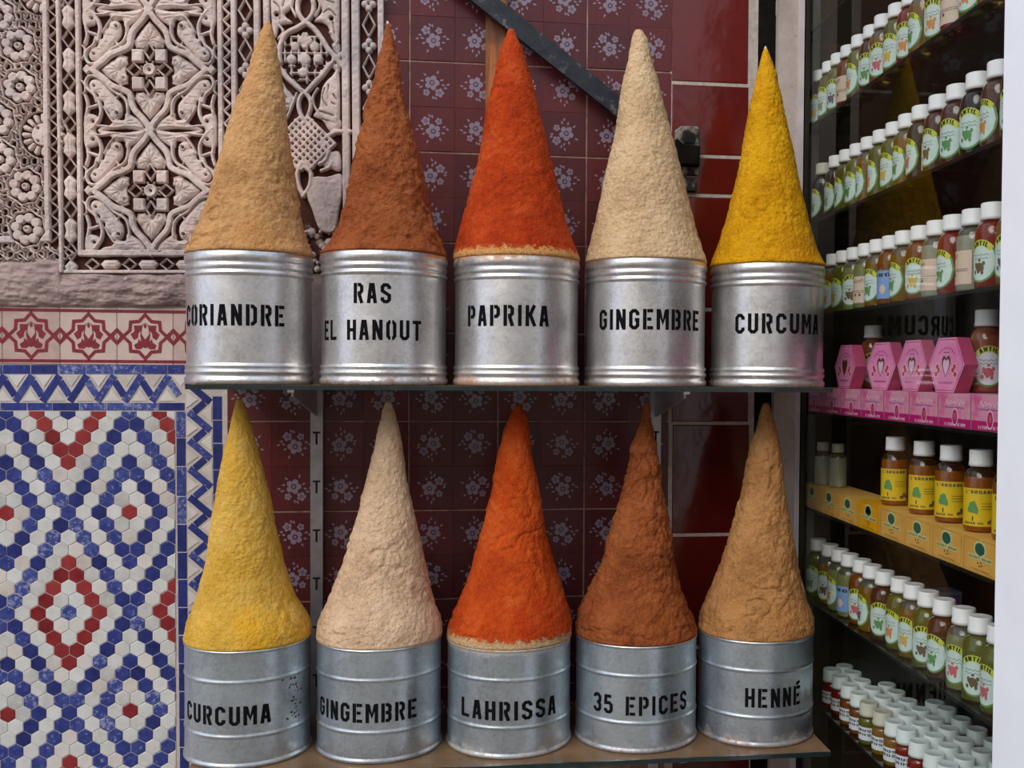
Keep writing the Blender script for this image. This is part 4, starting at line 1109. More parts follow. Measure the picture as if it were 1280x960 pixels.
# ================================================================== CONES OF SPICE
CON = [
 ([(27, 333, 338), (38, 327, 343), (68, 316, 349), (101, 307, 353), (149, 289, 359), (214, 270, 369), (278, 251, 379), (304, 237, 386), (315, 231, 393)],
  spice('coriander_powder', '#9c6d42', '#c2925f', '#d6ac79', 260, 1.0, '#b98048'), 'sandy brown cone of coriander powder heaped on the CORIANDRE tin', .9, 1),
 ([(30, 481.5, 486), (68, 474, 497), (117, 461, 503), (165, 450, 515), (214, 440, 528), (262, 429, 537), (301, 415, 550), (318, 401, 559)],
  spice('ras_el_hanout_powder', '#6c3218', '#97522d', '#b06b40', 320, 1.0, '#8a4723'), 'lumpy rust-brown cone of powder heaped on the RAS EL HANOUT tin', 1.5, 2),
 ([(37, 633, 640), (55, 626, 648.5), (86, 617.5, 659), (137, 606.5, 672.5), (189, 598.6, 684.6), (241, 586, 697), (292, 572, 711), (312, 567.5, 720), (322, 566, 724)],
  spice('paprika_powder', '#86280c', '#ab3a12', '#c25826', 300, .7, '#9a280c', ('#b5733a', '#d2a468')), 'bright orange-red cone of paprika on the PAPRIKA tin, pale crust below', .7, 3),
 ([(38, 790, 799), (46, 786, 804), (69, 782, 810), (120, 772, 824), (172, 766, 838), (223, 753, 852), (275, 743, 864), (305, 736, 874), (326, 731, 882)],
  spice('ginger_powder', '#ae8c68', '#d0af86', '#e2c49c', 230, 1.2, None, None, 100), 'pale beige blunt-tipped cone of ginger heaped on the upper GINGEMBRE tin', .7, 4),
 ([(61, 950, 954), (66, 948, 957), (92, 942, 966), (124, 935, 973), (177, 925.5, 986), (230, 916, 997), (283, 903, 1010), (318, 891, 1021), (331, 886, 1030)],
  spice('turmeric_powder', '#a87008', '#d0960f', '#e2ae26', 260, 1.0, '#b8760c'), 'deep golden cone of turmeric heaped on the upper CURCUMA tin', .6, 5),
 ([(499, 295.5, 302.5), (521, 289.6, 311), (556, 281.7, 320.5), (600, 272, 333), (659, 262, 345), (710, 254, 357), (745, 244, 369), (775, 231, 387), (790, 228, 390)],
  spice('bright_turmeric_powder', '#b98a2a', '#cfa245', '#e0ba6a', 250, 1.0, '#dba016'), 'bright yellow cone of turmeric heaped on the lower CURCUMA tin', .6, 6),
 ([(503, 481.5, 489.5), (521, 476, 495), (573, 464, 505), (625, 452, 514), (676, 436, 527), (710, 427, 533), (745, 411, 541), (772, 397, 552), (788, 395, 554)],
  spice('pale_ginger_powder', '#b09070', '#d3b18f', '#e6c9a8', 230, 1.2, None, None, 100), 'pale beige cone of ginger heaped on the lower GINGEMBRE tin', .8, 7),
 ([(507, 643.5, 650), (521, 635.6, 659.7), (545, 627.7, 663), (607, 615, 673), (659, 604, 683), (710, 590, 696), (745, 576.5, 708), (775, 563, 717), (790, 559.5, 716.5)],
  spice('harissa_powder', '#932f0e', '#b84715', '#cc6630', 300, .75, '#a82e0c', ('#a08160', '#c9a87a')), 'vivid orange-red cone of harissa powder on the LAHRISSA tin', .8, 8),
 ([(503, 806, 811), (514, 803, 814), (539, 797, 817), (590, 784, 827), (642, 771, 837), (693, 756, 845), (738, 739, 853), (765, 723, 864), (781, 721, 874)],
  spice('thirty_five_spice_powder', '#652f16', '#8e4c28', '#a9663a', 260, 1.0, '#8a461f'), 'rough rust-brown cone heaped on the 35 EPICES tin, lumpy foot', 1.4, 9),
 ([(504, 955, 961), (512, 951, 963.5), (532, 945.5, 969.5), (573, 935, 978), (625, 925, 985), (676, 912, 993), (710, 901, 1002), (745, 887, 1010), (770, 876, 1021), (780, 875, 1022)],
  spice('henna_powder', '#855830', '#ab7a4a', '#c2935f', 250, 1.0, '#a87040'), 'cracked tan cone of henna powder heaped on the HENNÉ tin', 1.1, 10),
]
def cone(i):
    rows, mat, label, lump, seed = CON[i]; tt, tcx, tR, zr = tin_info[i]
    prof = []
    for y, xl, xr in rows:
        cx, R = fit(xl, xr); z = P((xl + xr) / 2, y, YC).z; prof.append((z, cx - tcx, R))
    prof.sort(); prof = [p for p in prof if p[0] > zr + 0.004]
    prof = [(zr, 0, tR - .0015), (zr + .0035, prof[0][1] * .3, tR + .0005)] + prof
    zs = [p[0] for p in prof]; cs = [p[1] for p in prof]; rs_ = [p[2] for p in prof]
    NR, SEG = 170, 150
    t_ = np.linspace(0, 1, NR) ** 1.0; zz = zr + (zs[-1] - zr) * t_
    cc = np.interp(zz, zs, cs); rr_ = np.interp(zz, zs, rs_)
    k = 5; pad = lambda a: np.concatenate([a[:1].repeat(k), a, a[-1:].repeat(k)])
    sm = lambda a: np.convolve(pad(a), np.ones(2 * k + 1) / (2 * k + 1), 'valid')
    r2 = sm(rr_); c2 = sm(cc); mask = np.clip((np.arange(NR) - 1) / 6, 0, 1) * np.clip((NR - 1 - np.arange(NR)) / 6, 0, 1)
    rr_ = rr_ * (1 - mask) + r2 * mask; cc = cc * (1 - mask) + c2 * mask
    t = thing('spice_cone', (tcx, YC, zr), label, 'spice', 'cones of ground spice')
    vs = []; of = seed * 7.3
    for j in range(NR):
        fade = min(1, j / 5.0); top = min(1, (NR - 1 - j) / 6)
        for s in range(SEG):
            a = 2 * math.pi * s / SEG; ca, sa = math.cos(a), math.sin(a); R = rr_[j]
            q = Vector((R * ca, R * sa, zz[j])) ; q2 = q * 16 + Vector((of, of, 0))
            n1 = noise.noise(q2); n2 = noise.fractal(q * 55 + Vector((0, of, of)), .6, 2.2, 3)
            rd = 1 - abs(noise.noise(q * 30 + Vector((of, 3, of)))) * 2
            m_ = max(0, noise.noise(q * 9 + Vector((of, 9, 1))) + .15)
            d = lump * (n1 * .0034 + n2 * .0022 + noise.noise(q * 95 + Vector((of, 0, of))) * .0012) - lump * max(0, rd - .76) * .040 * m_ * min(1, R / .07) 
            if lump > 1.2: d += max(0, noise.noise(q * 34 + Vector((5, of, 0))) + .05) * .010 * m_ * lump
            R2 = max(0.0006, R + d * fade * top * min(1, R / .02))
            dz = n2 * .0008 * fade * top
            vs.append((cc[j] + R2 * ca, R2 * sa, zz[j] - zr + dz))
    fs = [(j * SEG + s, j * SEG + (s + 1) % SEG, (j + 1) * SEG + (s + 1) % SEG, (j + 1) * SEG + s) for j in range(NR - 1) for s in range(SEG)]
    n0 = len(vs); vs.append((cc[-1], 0, zz[-1] - zr + .0012)); fs += [((NR - 1) * SEG + s, (NR - 1) * SEG + (s + 1) % SEG, n0) for s in range(SEG)]
    fs.append(tuple(reversed(range(SEG))))
    me = bpy.data.meshes.new('powder_heap'); me.from_pydata(vs, [], fs); me.materials.append(getattr(mat, "m", mat))
    me.polygons.foreach_set('use_smooth', [True] * (len(fs) - 1) + [False]); me.update()
    o = link('powder_heap', me, t)
for i in range(10): cone(i)
for i in (1, 4):                              # pale paper twist showing at two tips
    tc_ = [o for o in bpy.data.objects if o.name.startswith('spice_cone')][i]
    me_ = tc_.children[0].data; top = max(me_.vertices, key=lambda v: v.co.z).co
    b = MB(); b.lathe([(.0042, -.006), (.0030, .001), (.0012, .0045), (0, .005)], 8, cx=top.x, cy=top.y)
    b.v = [(x, y, z + top.z) for x, y, z in b.v]; b.obj('paper_tip', plain('pale_paper', '#c9b8a4', .8), tc_)

# ================================================================== BOTTLE CABINET
ORD = ['first', 'second', 'third', 'fourth', 'fifth', 'sixth', 'seventh', 'eighth', 'ninth', 'tenth', 'eleventh', 'twelfth', 'thirteenth', 'fourteenth', 'fifteenth', 'sixteenth']
XS = XC + 0.010                                     # front edges of the cabinet shelves
CD = 0.34                                           # cabinet depth
YFAR = YW + 0.085; YNEAR = PX(1258, 480, XC).y
M_cab_dark = Mat('dark_back_board'); _n = M_cab_dark.noise(4, 5, .6)
M_cab_dark.set(M_cab_dark.ramp(_n, [(0.35, '#1f1a14'), (0.7, '#383025')]), 0.35, 0, 0.4)
M_cab_end = Mat('brown_end_board'); _n = M_cab_end.noise(5, 5, .6)
M_cab_end.set(M_cab_end.ramp(_n, [(0.35, '#3a3126'), (0.7, '#5a4c39')]), 0.4, 0, 0.4)
M_cab_post = plain('grey_green_paint', '#7c7f70', 0.5, var=.12, scale=12)
M_white_fr = plain('bluish_white_enamel', '#f2f5fb', 0.4, var=.03, scale=10)
M_pane = sheet_glass('cabinet_pane', '#f8faf8', .42)
M_cs_glass = sheet_glass('cabinet_shelf_glass', '#dfe9e3', 0.9, dirt=.04)
M_cs_edge = plain('shelf_edge_glass', '#0b0e0c', 0.4, spec=.3)
ZC0, ZC1 = 0.32, 2.62
cab = thing('display_cabinet', (XC, YFAR, ZC0), 'glass-fronted display cabinet of oil bottles right of the spice tins', 'cabinet')
def cbox(name, x0, x1, y0, y1, z0, z1, mat, bev=None):
    b = MB(); b.box(x0 - XC, x1 - XC, y0 - YFAR, y1 - YFAR, z0 - ZC0, z1 - ZC0); return b.obj(name, mat, cab)
YN2 = YNEAR - 0.24
cbox('end_panel', XC + .004, XC + CD + .02, YFAR - .012, YFAR, ZC0, ZC1, M_cab_end)
cbox('inner_post', XC + .006, XC + .052, YFAR - .04, YFAR - .012, ZC0, ZC1, M_cab_post)
cbox('back_panel', XC + CD, XC + CD + .02, YN2, YFAR - .012, ZC0, ZC1, M_cab_dark)
cbox('inner_batten', XC + CD - .03, XC + CD, YFAR - .052, YFAR - .012, ZC0, ZC1, M_cab_end)
cbox('top_panel', XC + .004, XC + CD + .02, YN2, YFAR, ZC1, ZC1 + .02, M_cab_dark)
cbox('floor_panel', XC + .004, XC + CD + .02, YN2, YFAR, ZC0 - .02, ZC0, M_cab_dark)
cbox('near_panel', XC + .004, XC + CD + .02, YN2 - .02, YN2, ZC0, ZC1, M_cab_dark)
cbox('front_post', XC - .012, XC + .025, YN2 - .1, YNEAR, ZC0 - .02, ZC1 + .1, M_white_fr)
cbox('glass_pane', XC, XC + .004, YNEAR, YFAR - .012, ZC0, ZC1, M_pane)
cbox('pane_bead', XC - .0055, XC + .006, YW - .022, YW - .010, ZC0, ZC1, M_cab_dark)
SH = [((1006, 50), (1055, 0)), ((1008, 163), (1231, 0)), ((1013.8, 278), (1189.5, 203.4)), ((1058, 388), (1257, 358.7)), ((1003.6, 516), (1255, 543.4)), ((1001, 634), (1250.5, 729)), ((1023, 760.6), (1246.8, 911.7)), ((1020, 883), (1098.8, 957))]
ZSH = []
for i, (a, c) in enumerate(SH):
    z = (PX(*a, XS).z + PX(*c, XS).z) / 2; ZSH.append(z + .003)
    s = link('cabinet_shelf', None, cab, (XS - XC, 0, z - ZC0))
    b = MB(); b.box(.002, CD - .012, YN2 - YFAR, -.042, -.003, .003); b.obj('glass_plate', M_cs_glass, s)
    b = MB(); b.box(0, .002, YN2 - YFAR, -.042, -.003, .003); b.obj('polished_edge', M_cs_edge, s)
print('shelves', [round(z, 3) for z in ZSH])

M_cap = Mat('white_plastic_cap').set('#f3eef2', 0.42, 0, 0.4)
M_cap_cream = Mat('cream_plastic_cap').set('#c9c2b2', 0.45, 0, 0.4)
M_cap_grey = Mat('pale_green_white_cap').set('#dde3e5', 0.4, 0, 0.4)
LQ = {'amber': '#8a4a10', 'golden': '#a8750f', 'olive': '#6e6a1c', 'red': '#8f1f0d', 'dark brown': '#2a120a', 'pale green': '#a9a86a', 'rose-orange': '#a8563a', 'clear': '#c8c6ae', 'brown': '#5c2f12'}
LM = {k: bottle_mat('oil_' + k.replace(' ', '_').replace('-', '_'), v, .55 if k in ('pale green', 'clear', 'golden') else .35) for k, v in LQ.items()}
M_neck = bottle_mat('clear_bottle_glass', '#9a9480', .75)
M_lab_mint = plain('mint_paper', '#ccdcd8', .45, var=.06, scale=60); M_lab_green = plain('green_ring_print', '#5f8f4a', .45); M_lab_cream = plain('cream_paper', '#ded9bb', .45)
M_lab_yel = plain('yellow_band_print', '#c9cc3a', .45); M_ink = plain('dark_green_ink', '#1e2c1e', .5); M_lab_blue = plain('blue_paper', '#7f9fd6', .45)
M_lab_pink = plain('pink_beige_paper', '#dcbfae', .45); M_lab_white = plain('white_paper', '#dfe0ea', .5); M_lab_argan = plain('yellow_label_paper', '#e0b91c', .4)
PIC = {'leaf': '#5a8f52', 'orange fruit': '#cf8a4a', 'brown seeds': '#6b5238', 'yellow grain': '#d1ab4a', 'dark tree': '#5c5560', 'red flower': '#c4606a', 'green olive': '#7b9263'}
PM = {k: plain('print_' + k.replace(' ', '_'), v, .5) for k, v in PIC.items()}

def bottle_body(H_, R, cap_h, shoulder, mat, neckmat):
    zc = H_ - cap_h
    prof = [(0, .0015), (R * .8, .0), (R * .95, .001), (R, .005), (R, shoulder)]
    mis = [0] * 4
    for k in range(1, 7):
        a = k / 6 * math.pi / 2; rn = R * .60
        prof.append((rn + (R - rn) * math.cos(a), shoulder + (zc - shoulder) * .85 * math.sin(a))); mis.append(0 if k < 3 else 1)
    prof += [(R * .56, zc - .0005), (0, zc - .0005)]; mis += [1, 1]
    b = MB(); b.lathe(prof, 28, mis=mis); return b.mesh('bottle_body', [mat, neckmat])
def cap_mesh(H_, rc, cap_h, mat):
    b = MB(); z0 = H_ - cap_h
    b.lathe([(rc * .9, z0), (rc * 1.02, z0), (rc * 1.02, z0 + cap_h * .22), (rc * .985, z0 + cap_h * .25), (rc * .985, H_ - .002), (rc * .93, H_ - .0003), (rc * .86, H_), (rc * .80, H_ - .0006), (0, H_ - .0006)], 32)
    b.disc(rc * .9, z0, 32, up=False)
    return b.mesh('cap', [mat])
def oval_label(R, cz, ru, rv, pic, paper):
    b = MB(); f = cyl_map(R, -math.pi / 2)
    put_polys(b, oval_strips(0, cz, ru, rv, 16), f, .0003, 0)
    put_polys(b, oval_strips(0, cz - .0003, ru * .88, rv * .90, 14), f, .0005, 1)
    arc = []
    for k in range(8):
        a0 = math.radians(140 - k * 12.5); a1 = math.radians(140 - (k + 1) * 12.5)
        arc.append([(ru * 1.03 * math.cos(a0), cz + rv * 1.03 * math.sin(a0)), (ru * .72 * math.cos(a0), cz + rv * .72 * math.sin(a0)), (ru * .72 * math.cos(a1), cz + rv * .72 * math.sin(a1)), (ru * 1.03 * math.cos(a1), cz + rv * 1.03 * math.sin(a1))])
    put_polys(b, arc, f, .0007, 2)
    # lettering bent along the band
    tq = text_quads('ANTIL', -1, 1, 0, 1, t=.42)
    def bend(u, v):
        a = math.radians(90 - u * 36); k = .76 + v * .22; return (ru * k * math.cos(a), cz + rv * k * math.sin(a))
    put_polys(b, [[bend(u, v) for u, v in q] for q in tq], f, .0009, 3)
    put_polys(b, oval_strips(-.001, cz - rv * .28, ru * .26, rv * .22, 8), f, .0007, 4)
    for k in range(9): put_polys(b, oval_strips(-.001 + ru * (.22 + .16 * (k % 2)) * math.cos(k * .75), cz - rv * .3 + rv * (.2 + .16 * (k % 3) / 2) * math.sin(k * .75), ru * .10, rv * (.07 + .04 * (k % 2)), 4), f, .0008, 4)
    for k in range(2): put_polys(b, band([(-ru * .5 + ru * t * .1, cz + rv * (.30 - .17 * k) + rv * .05 * math.sin(t * 2.3)) for t in range(11)], .0006), f, .0007, 3)
    return b.mesh('front_label', [M_lab_green, paper, M_lab_yel, M_ink, PM[pic]])
def band_label(R, z0, z1, u0, u1, paper, kind='back'):
    b = MB(); f = cyl_map(R, -math.pi / 2)
    put_polys(b, [rect(u0, u1, z0, z1)], f, .0002, 0, maxu=.004)
    mats = [paper, M_ink, PM['leaf'], PM['brown seeds'], PM['orange fruit'], M_lab_pink]
    if kind == 'back':
        for k in range(6): put_polys(b, [rect(u0 + .003, u1 - .003 - (k % 3) * .002, z1 - .005 - k * .0042, z1 - .0042 - k * .0042)], f, .0004, 1, maxu=.004)
    elif kind == 'argan':
        c = (u0 + u1) / 2
        put_polys(b, text_quads("L'ARGANE", u0 + .012, u1 - .004, z1 - .0085, .0055, t=.42), f, .0005, 3)
        put_polys(b, text_quads("ARGAN OIL", u0 + .010, c + .012, z0 + .003, .004, t=.42), f, .0005, 3)
        for (uu, vv, r) in ((.0, .0, 1), (-.55, -.25, .6), (.5, -.3, .6), (.1, .5, .6), (-.35, .4, .5), (.65, -.55, .4)):
            put_polys(b, oval_strips(c - .006 + uu * .009, (z0 + z1) / 2 - .001 + vv * .012, .0075 * r, .0085 * r, 8), f, .0005, 2)
        put_polys(b, [rect(c - .0070, c - .0050, z0 + .009, z0 + .016)], f, .0006, 1)
        for k in range(3): put_polys(b, [rect(c + .008, u1 - .003, (z0 + z1) / 2 + .006 - k * .0045, (z0 + z1) / 2 + .0068 - k * .0045)], f, .0005, 1, maxu=.004)
        for (uu, vv) in ((0, 0), (.006, .001), (.003, .005), (-.003, -.001)): put_polys(b, oval_strips(u1 - .009 + uu, z0 + .008 + vv, .0032, .003, 6), f, .0006, 3)
    elif kind == 'script':
        put_polys(b, band([(u0 + .006 + t * .0021, z1 - .012 + .004 * math.sin(t * 1.9) + t * .0003) for t in range(13)], .0011), f, .0005, 1)
        for k in range(5): put_polys(b, oval_strips(u0 + .008 + k * .0055, z0 + .012 + (k % 2) * .004, .003, .003, 5), f, .0004, 3 if k % 2 else 5)
        for k in range(2): put_polys(b, [rect(u0 + .005, u1 - .006, z0 + .021 + k * .003, z0 + .0217 + k * .003)], f, .0005, 1, maxu=.004)
    elif kind == 'blue':
        put_polys(b, oval_strips((u0 + u1) / 2, z0 + .018, .008, .010, 6, 1.2), f, .0004, 1 if False else 5)
        put_polys(b, text_quads('ARGI', u0 + .004, u1 - .004, z1 - .012, .007, t=.36), f, .0005, 1)
    elif kind == 'vial':
        for k in range(2): put_polys(b, text_quads('MUSC' if k == 0 else 'ROSE', u0 + .004, u1 - .006, z1 - .009 - k * .008, .005, t=.36), f, .0005, 1)
    return b.mesh({'argan': 'front_label', 'vial': 'front_label', 'script': 'front_label', 'blue': 'front_label'}.get(kind, 'back_label'), mats)

BH, BR, BCH, BSH = .134, .0275, .027, .078
_bm = {}
def cached(key, fn):
    if key not in _bm: _bm[key] = fn()
    return _bm[key]
def oil_bottle(X, Y, z, liq, kind, rot, label, group, s=1.0, capmat=None):
    t = thing('oil_bottle', (X, Y, z), label, 'bottle', group); t.rotation_euler = (0, 0, rot); t.scale = (s,) * 3
    link('bottle_body', cached(('b', liq), lambda: bottle_body(BH, BR, BCH, BSH, LM[liq], M_neck if liq in ('clear', 'golden', 'pale green') else M_neck_d if liq == 'argan' else LM[liq])), t)
    cm = capmat or M_cap
    link('cap', cached(('c', cm.name), lambda: cap_mesh(BH, .0193, BCH, cm)), t)
    if kind[0] == 'oval':
        link('front_label', cached(kind, lambda: oval_label(BR, .042, .0285, .0325, kind[1], kind[2])), t)
        link('back_label', cached(('bl', 0), lambda: band_label(BR, .014, .062, .033, .076, M_lab_cream)), t)
    elif kind[0] in ('script', 'blue', 'argan'):
        pap = {'script': M_lab_pink, 'blue': M_lab_blue, 'argan': M_lab_argan}[kind[0]]
        link('front_label', cached(kind, lambda: band_label(BR, .012 if kind[0] != 'argan' else .010, .066 if kind[0] != 'argan' else .072, *((-.029, .029) if kind[0] != 'argan' else (-.040, .024)), pap, kind[0])), t)
        if kind[0] != 'argan': link('back_label', cached(('bl', 0), lambda: band_label(BR, .014, .062, .033, .076, M_lab_cream)), t)
    return t
def yat(px, X): return PX(px, 466, X).y
rb = random.Random(11)
ovals = [('oval', k, M_lab_mint) for k in PIC]
LABWORD = {'oval': 'oval mint-green label', 'script': 'pink-beige script label', 'blue': 'blue label', 'argan': 'yellow label'}
def row(shelf, pxs, shelfname, kinds, liqs, xin, base_rot, skip_z=0, caps=None):
    """a row of bottles; pxs are the pixel columns of the caps, left (far) to right (near)"""
    ys = [yat(px, XS + xin) for px in pxs]
    for i in range(1, len(ys)): ys[i] = min(ys[i], ys[i - 1] - 2 * BR - .0006)
    for i, Y in enumerate(ys):
        kind = kinds[i % len(kinds)]; liq = liqs[i % len(liqs)]
        if kind == 'o': kind = ovals[rb.randrange(len(ovals))]
        if isinstance(kind, str): kind = (kind,)
        pic = (' showing ' + kind[1]) if len(kind) > 1 else ''
        place = ORD[i] + ' from left on ' + shelfname
        oil_bottle(XS + xin + rb.uniform(-.002, .002), Y, ZSH[shelf] + .0003, liq, kind, base_rot + rb.uniform(-.30, .55),
                   ('cream' if i in (caps or {}) else 'white') + '-capped %s oil bottle, %s' % (liq, place), 'oil bottles on ' + shelfname, capmat=(caps or {}).get(i))
RB = -1.42
row(1, [1021, 1033.5, 1045, 1056.5, 1071, 1085, 1100, 1116, 1133, 1150, 1169, 1190, 1213, 1238, 1266], 'the highest stocked shelf',
    ['o', 'o', 'o', 'script', 'o', 'o', 'o', 'o'], ['dark brown', 'olive', 'olive', 'amber', 'olive', 'brown', 'golden', 'olive', 'red', 'golden', 'olive', 'red', 'olive', 'golden'], .034, RB)
row(2, [1028, 1044, 1056.5, 1069, 1083, 1098, 1114, 1131, 1149, 1171, 1193, 1218, 1243, 1270], 'the second stocked shelf',
    ['o', 'o', 'o', 'o', 'o', 'o', 'o', 'o'], ['dark brown', 'dark brown', 'olive', 'olive', 'golden', 'olive', 'olive', 'golden', 'dark brown', 'brown', 'brown', 'dark brown', 'brown'], .034, RB, caps={0: M_cap_cream})
row(3, [1042, 1054.6, 1067, 1082, 1097.6, 1112, 1130.5, 1150, 1170, 1191.6, 1214, 1239, 1266], 'the shelf above the pink boxes',
    ['o', 'o', 'o', 'script', 'o', 'blue', 'o', 'o', 'script', 'o', 'script', 'o'], ['golden', 'olive', 'pale green', 'pale green', 'golden', 'amber', 'golden', 'amber', 'clear', 'red', 'clear', 'red'], .034, RB + .1)
row(6, [1026, 1040, 1053, 1065.5, 1080, 1095, 1111, 1129.6, 1146, 1165, 1186, 1209, 1231.7, 1257], 'the shelf below the orange boxes',
    ['o', 'o', 'o', 'blue', 'o', 'o', 'o', 'o', 'o', 'o', 'o', 'o', 'o'], ['olive', 'golden', 'pale green', 'pale green', 'amber', 'golden', 'brown', 'olive', 'golden', 'olive', 'brown', 'pale green', 'olive'], .040, RB + .1)

# ---- pink soap boxes (row of eight) -----------------------------------
M_pink = Mat('pink_card'); _n = M_pink.noise(28, 3, .6)
M_pink.set(M_pink.ramp(_n, [(0.35, '#dc5f98'), (0.5, '#e58eb0'), (0.68, '#e0a6b6')]), .42)
M_mag = plain('magenta_print', '#c21a70', .4); M_script = plain('white_print', '#f0d5df', .45); M_viol = plain('violet_print', '#9a62a8', .45)
def aisle(y0, z0):
    """maps (u = towards the viewer's right, v = up) on a face that looks along -X"""
    return lambda u, v, lift=0.0: (-lift, y0 - u, z0 + v)
xs = [1008, 1030, 1052, 1079, 1107, 1138, 1175, 1217]
yedge = [PX(px, 500, XS + .006).y for px in xs]; pitch = (yedge[1] - yedge[7]) / 6
BWp = pitch - .0012; BHp = .0555; BDp = .115
def pink_box():
    b = MB(); b.box(0, BDp, -BWp, 0, 0, BHp, 0); f = aisle(0, 0)
    put_polys(b, [rect(.0003, BWp - .0003, .0003, BHp * .27)], f, .0002, 1)
    put_polys(b, [rect(BWp - .0022, BWp - .0003, .0003, BHp - .0003)], f, .0003, 5)
    b2 = MB()
    put_polys(b2, [q for q in oval_strips(BWp * .52, BHp * .32, .0105, .0145, 14)], f, .0004, 0)
    put_polys(b2, [q for q in oval_strips(BWp * .52, BHp * .32, .0088, .0122, 12)], f, .0006, 1)
    put_polys(b2, oval_strips(BWp * .52 + .001, BHp * .34, .004, .006, 6), f, .0008, 2)
    b3 = MB()
    wv = lambda x0, x1, z, amp, n, t: band([(x0 + (x1 - x0) * i / n, z + amp * math.sin(i * 1.7) * (1 + .5 * math.sin(i * .6))) for i in range(n + 1)], t)
    put_polys(b3, wv(BWp * .24, BWp * .82, BHp * .74, .0035, 20, .0014), f, .0004, 0)
    put_polys(b3, band([(BWp * .26, BHp * .66), (BWp * .33, BHp * .95), (BWp * .29, BHp * .72), (BWp * .38, BHp * .7)], .0013), f, .0005, 0)
    put_polys(b3, wv(BWp * .2, BWp * .8, BHp * .59, .0009, 26, .0016), f, .0004, 3)
    put_polys(b3, text_quads("A L'ESSENCE DE ROSE", BWp * .2, BWp * .84, BHp * .055, BHp * .085, t=.36), f, .0004, 0)
    M_ = [M_pink, M_mag, M_lab_pink, M_viol, M_script, PM['brown seeds']]
    return b.mesh('carton', M_), b2.mesh('cameo_print', [M_script, M_mag, PM['red flower']]), b3.mesh('lettering', [M_script, M_mag, M_mag, M_viol])
pk = pink_box()
for i in range(8):
    t = thing('soap_box', (XS + .003, yedge[1] + pitch * (1 - i), ZSH[4] + .0003), 'flat pink soap box, %s from the left in the row of eight' % ORD[i], 'box', 'pink soap boxes in a row')
    for m_, nm in zip(pk, ('carton', 'cameo_print', 'lettering')): link(nm, m_, t)

# ---- hexagonal pink boxes --------------------------------------------
M_hexpink = Mat('bright_pink_card'); _n = M_hexpink.noise(20, 3)
M_hexpink.set(M_hexpink.ramp(_n, [(0.35, '#e27ab0'), (0.7, '#ea98c0')]), .4)
M_hexside = plain('rose_red_card', '#b8486e', .4, var=.1); M_cut = plain('heart_window', '#5b2a1c', .5); M_soap = plain('pale_soap', '#dfb2cb', .5); M_petal = plain('red_petal_print', '#bb2b45', .5); M_line = plain('dark_rose_line', '#8a3058', .5)
def hex_box(window):
    ap = .0455; Rr = ap / math.cos(math.pi / 6); dp = .028; lean = .004
    pts = [(Rr * math.cos(math.radians(60 * k)), Rr * math.sin(math.radians(60 * k)) + ap) for k in range(6)]
    b = MB(); vs = [(0 + lean * (z / .09), -u, z) for u, z in pts] + [(dp, -u, z) for u, z in pts]
    b.add(vs, [tuple(range(6)), tuple(range(11, 5, -1))] + [(k, k + 6, (k + 1) % 6 + 6, (k + 1) % 6) for k in range(6)], 0); b.m[-6:] = [1] * 6
    f = lambda u, v, lift=0.0: (lean * v / .09 - lift, -u, v)
    p = MB()
    ring = [(u * .93, (v - ap) * .93 + ap) for u, v in pts]
    put_polys(p, band(ring + [ring[0]], .0010), f, .0003, 0)
    for s_ in (-1, 1):
        for (a, c) in ((.017, .037), (.024, .030), (.021, .043)):
            put_polys(p, oval_strips(s_ * (a + .004), c, .0060, .0055, 6), f, .0003, 1); put_polys(p, oval_strips(s_ * (a + .004), c, .0048, .0044, 6), f, .0005, 2)
    for k in range(9):
        a = math.radians(140 - k * 12.5); put_polys(p, [rect(.028 * math.cos(a) - .0010, .028 * math.cos(a) + .0010, .050 + .024 * math.sin(a) - .002, .050 + .024 * math.sin(a) + .002)], f, .0004, 0)
    put_polys(p, band([(-.022 + t * .002, .016 + .0022 * math.sin(t * 2.1)) for t in range(23)], .0011), f, .0004, 0)
    put_polys(p, [rect(-.009, .009, .066, .0672)], f, .0004, 0)
    heart = [(0, .025), (-.007, .036), (-.0125, .047), (-.0125, .056), (-.008, .061), (-.003, .060), (0, .056), (.003, .060), (.008, .061), (.0125, .056), (.0125, .047), (.007, .036)]
    h = MB(); hl = [(u, v) for u, v in heart]
    tri = [[(0, .045), hl[k], hl[(k + 1) % 12]] for k in range(12)]
    put_polys(h, tri, f, .0004, 0)
    if window: put_polys(h, [[(u * .72 + .001, .043 + (v - .043) * .78 - .002) for u, v in q] for q in tri], f, .0008, 1)
    return b.mesh('carton', [M_hexpink, M_hexside]), p.mesh('printed_pattern', [M_line, M_script, M_petal]), h.mesh('heart_window', [M_cut, M_soap])
hb1, hb0 = hex_box(True), hex_box(False)
for i, px in enumerate((1056, 1101, 1139.5, 1182.6)):
    Y = PX(px, 460, XS + .012).y
    t = thing('hexagonal_gift_box', (XS + .010, Y, ZSH[4] + BHp + .0012), 'hexagonal pink gift box with %s, %s from the left' % ('a brown empty heart window' if i == 0 else 'a pale soap in its heart window', ORD[i]), 'box', 'hexagonal gift boxes')
    t.rotation_euler = (0, 0, (.06, .15, .08, .12)[i])
    for m_, nm in zip(hb0 if i == 0 else hb1, ('carton', 'printed_pattern', 'heart_window')): link(nm, m_, t)
M_pinkglass = LM['rose-orange']
PIC_r = ('oval', 'red flower', M_lab_white)
oil_bottle(XS + .081, yat(1091, XS + .081), ZSH[4] + BHp + .0012, 'rose-orange', PIC_r, -.45, 'rose-orange bottle with white cap behind the hexagonal boxes, left one', 'rose-orange bottles', s=1.0)
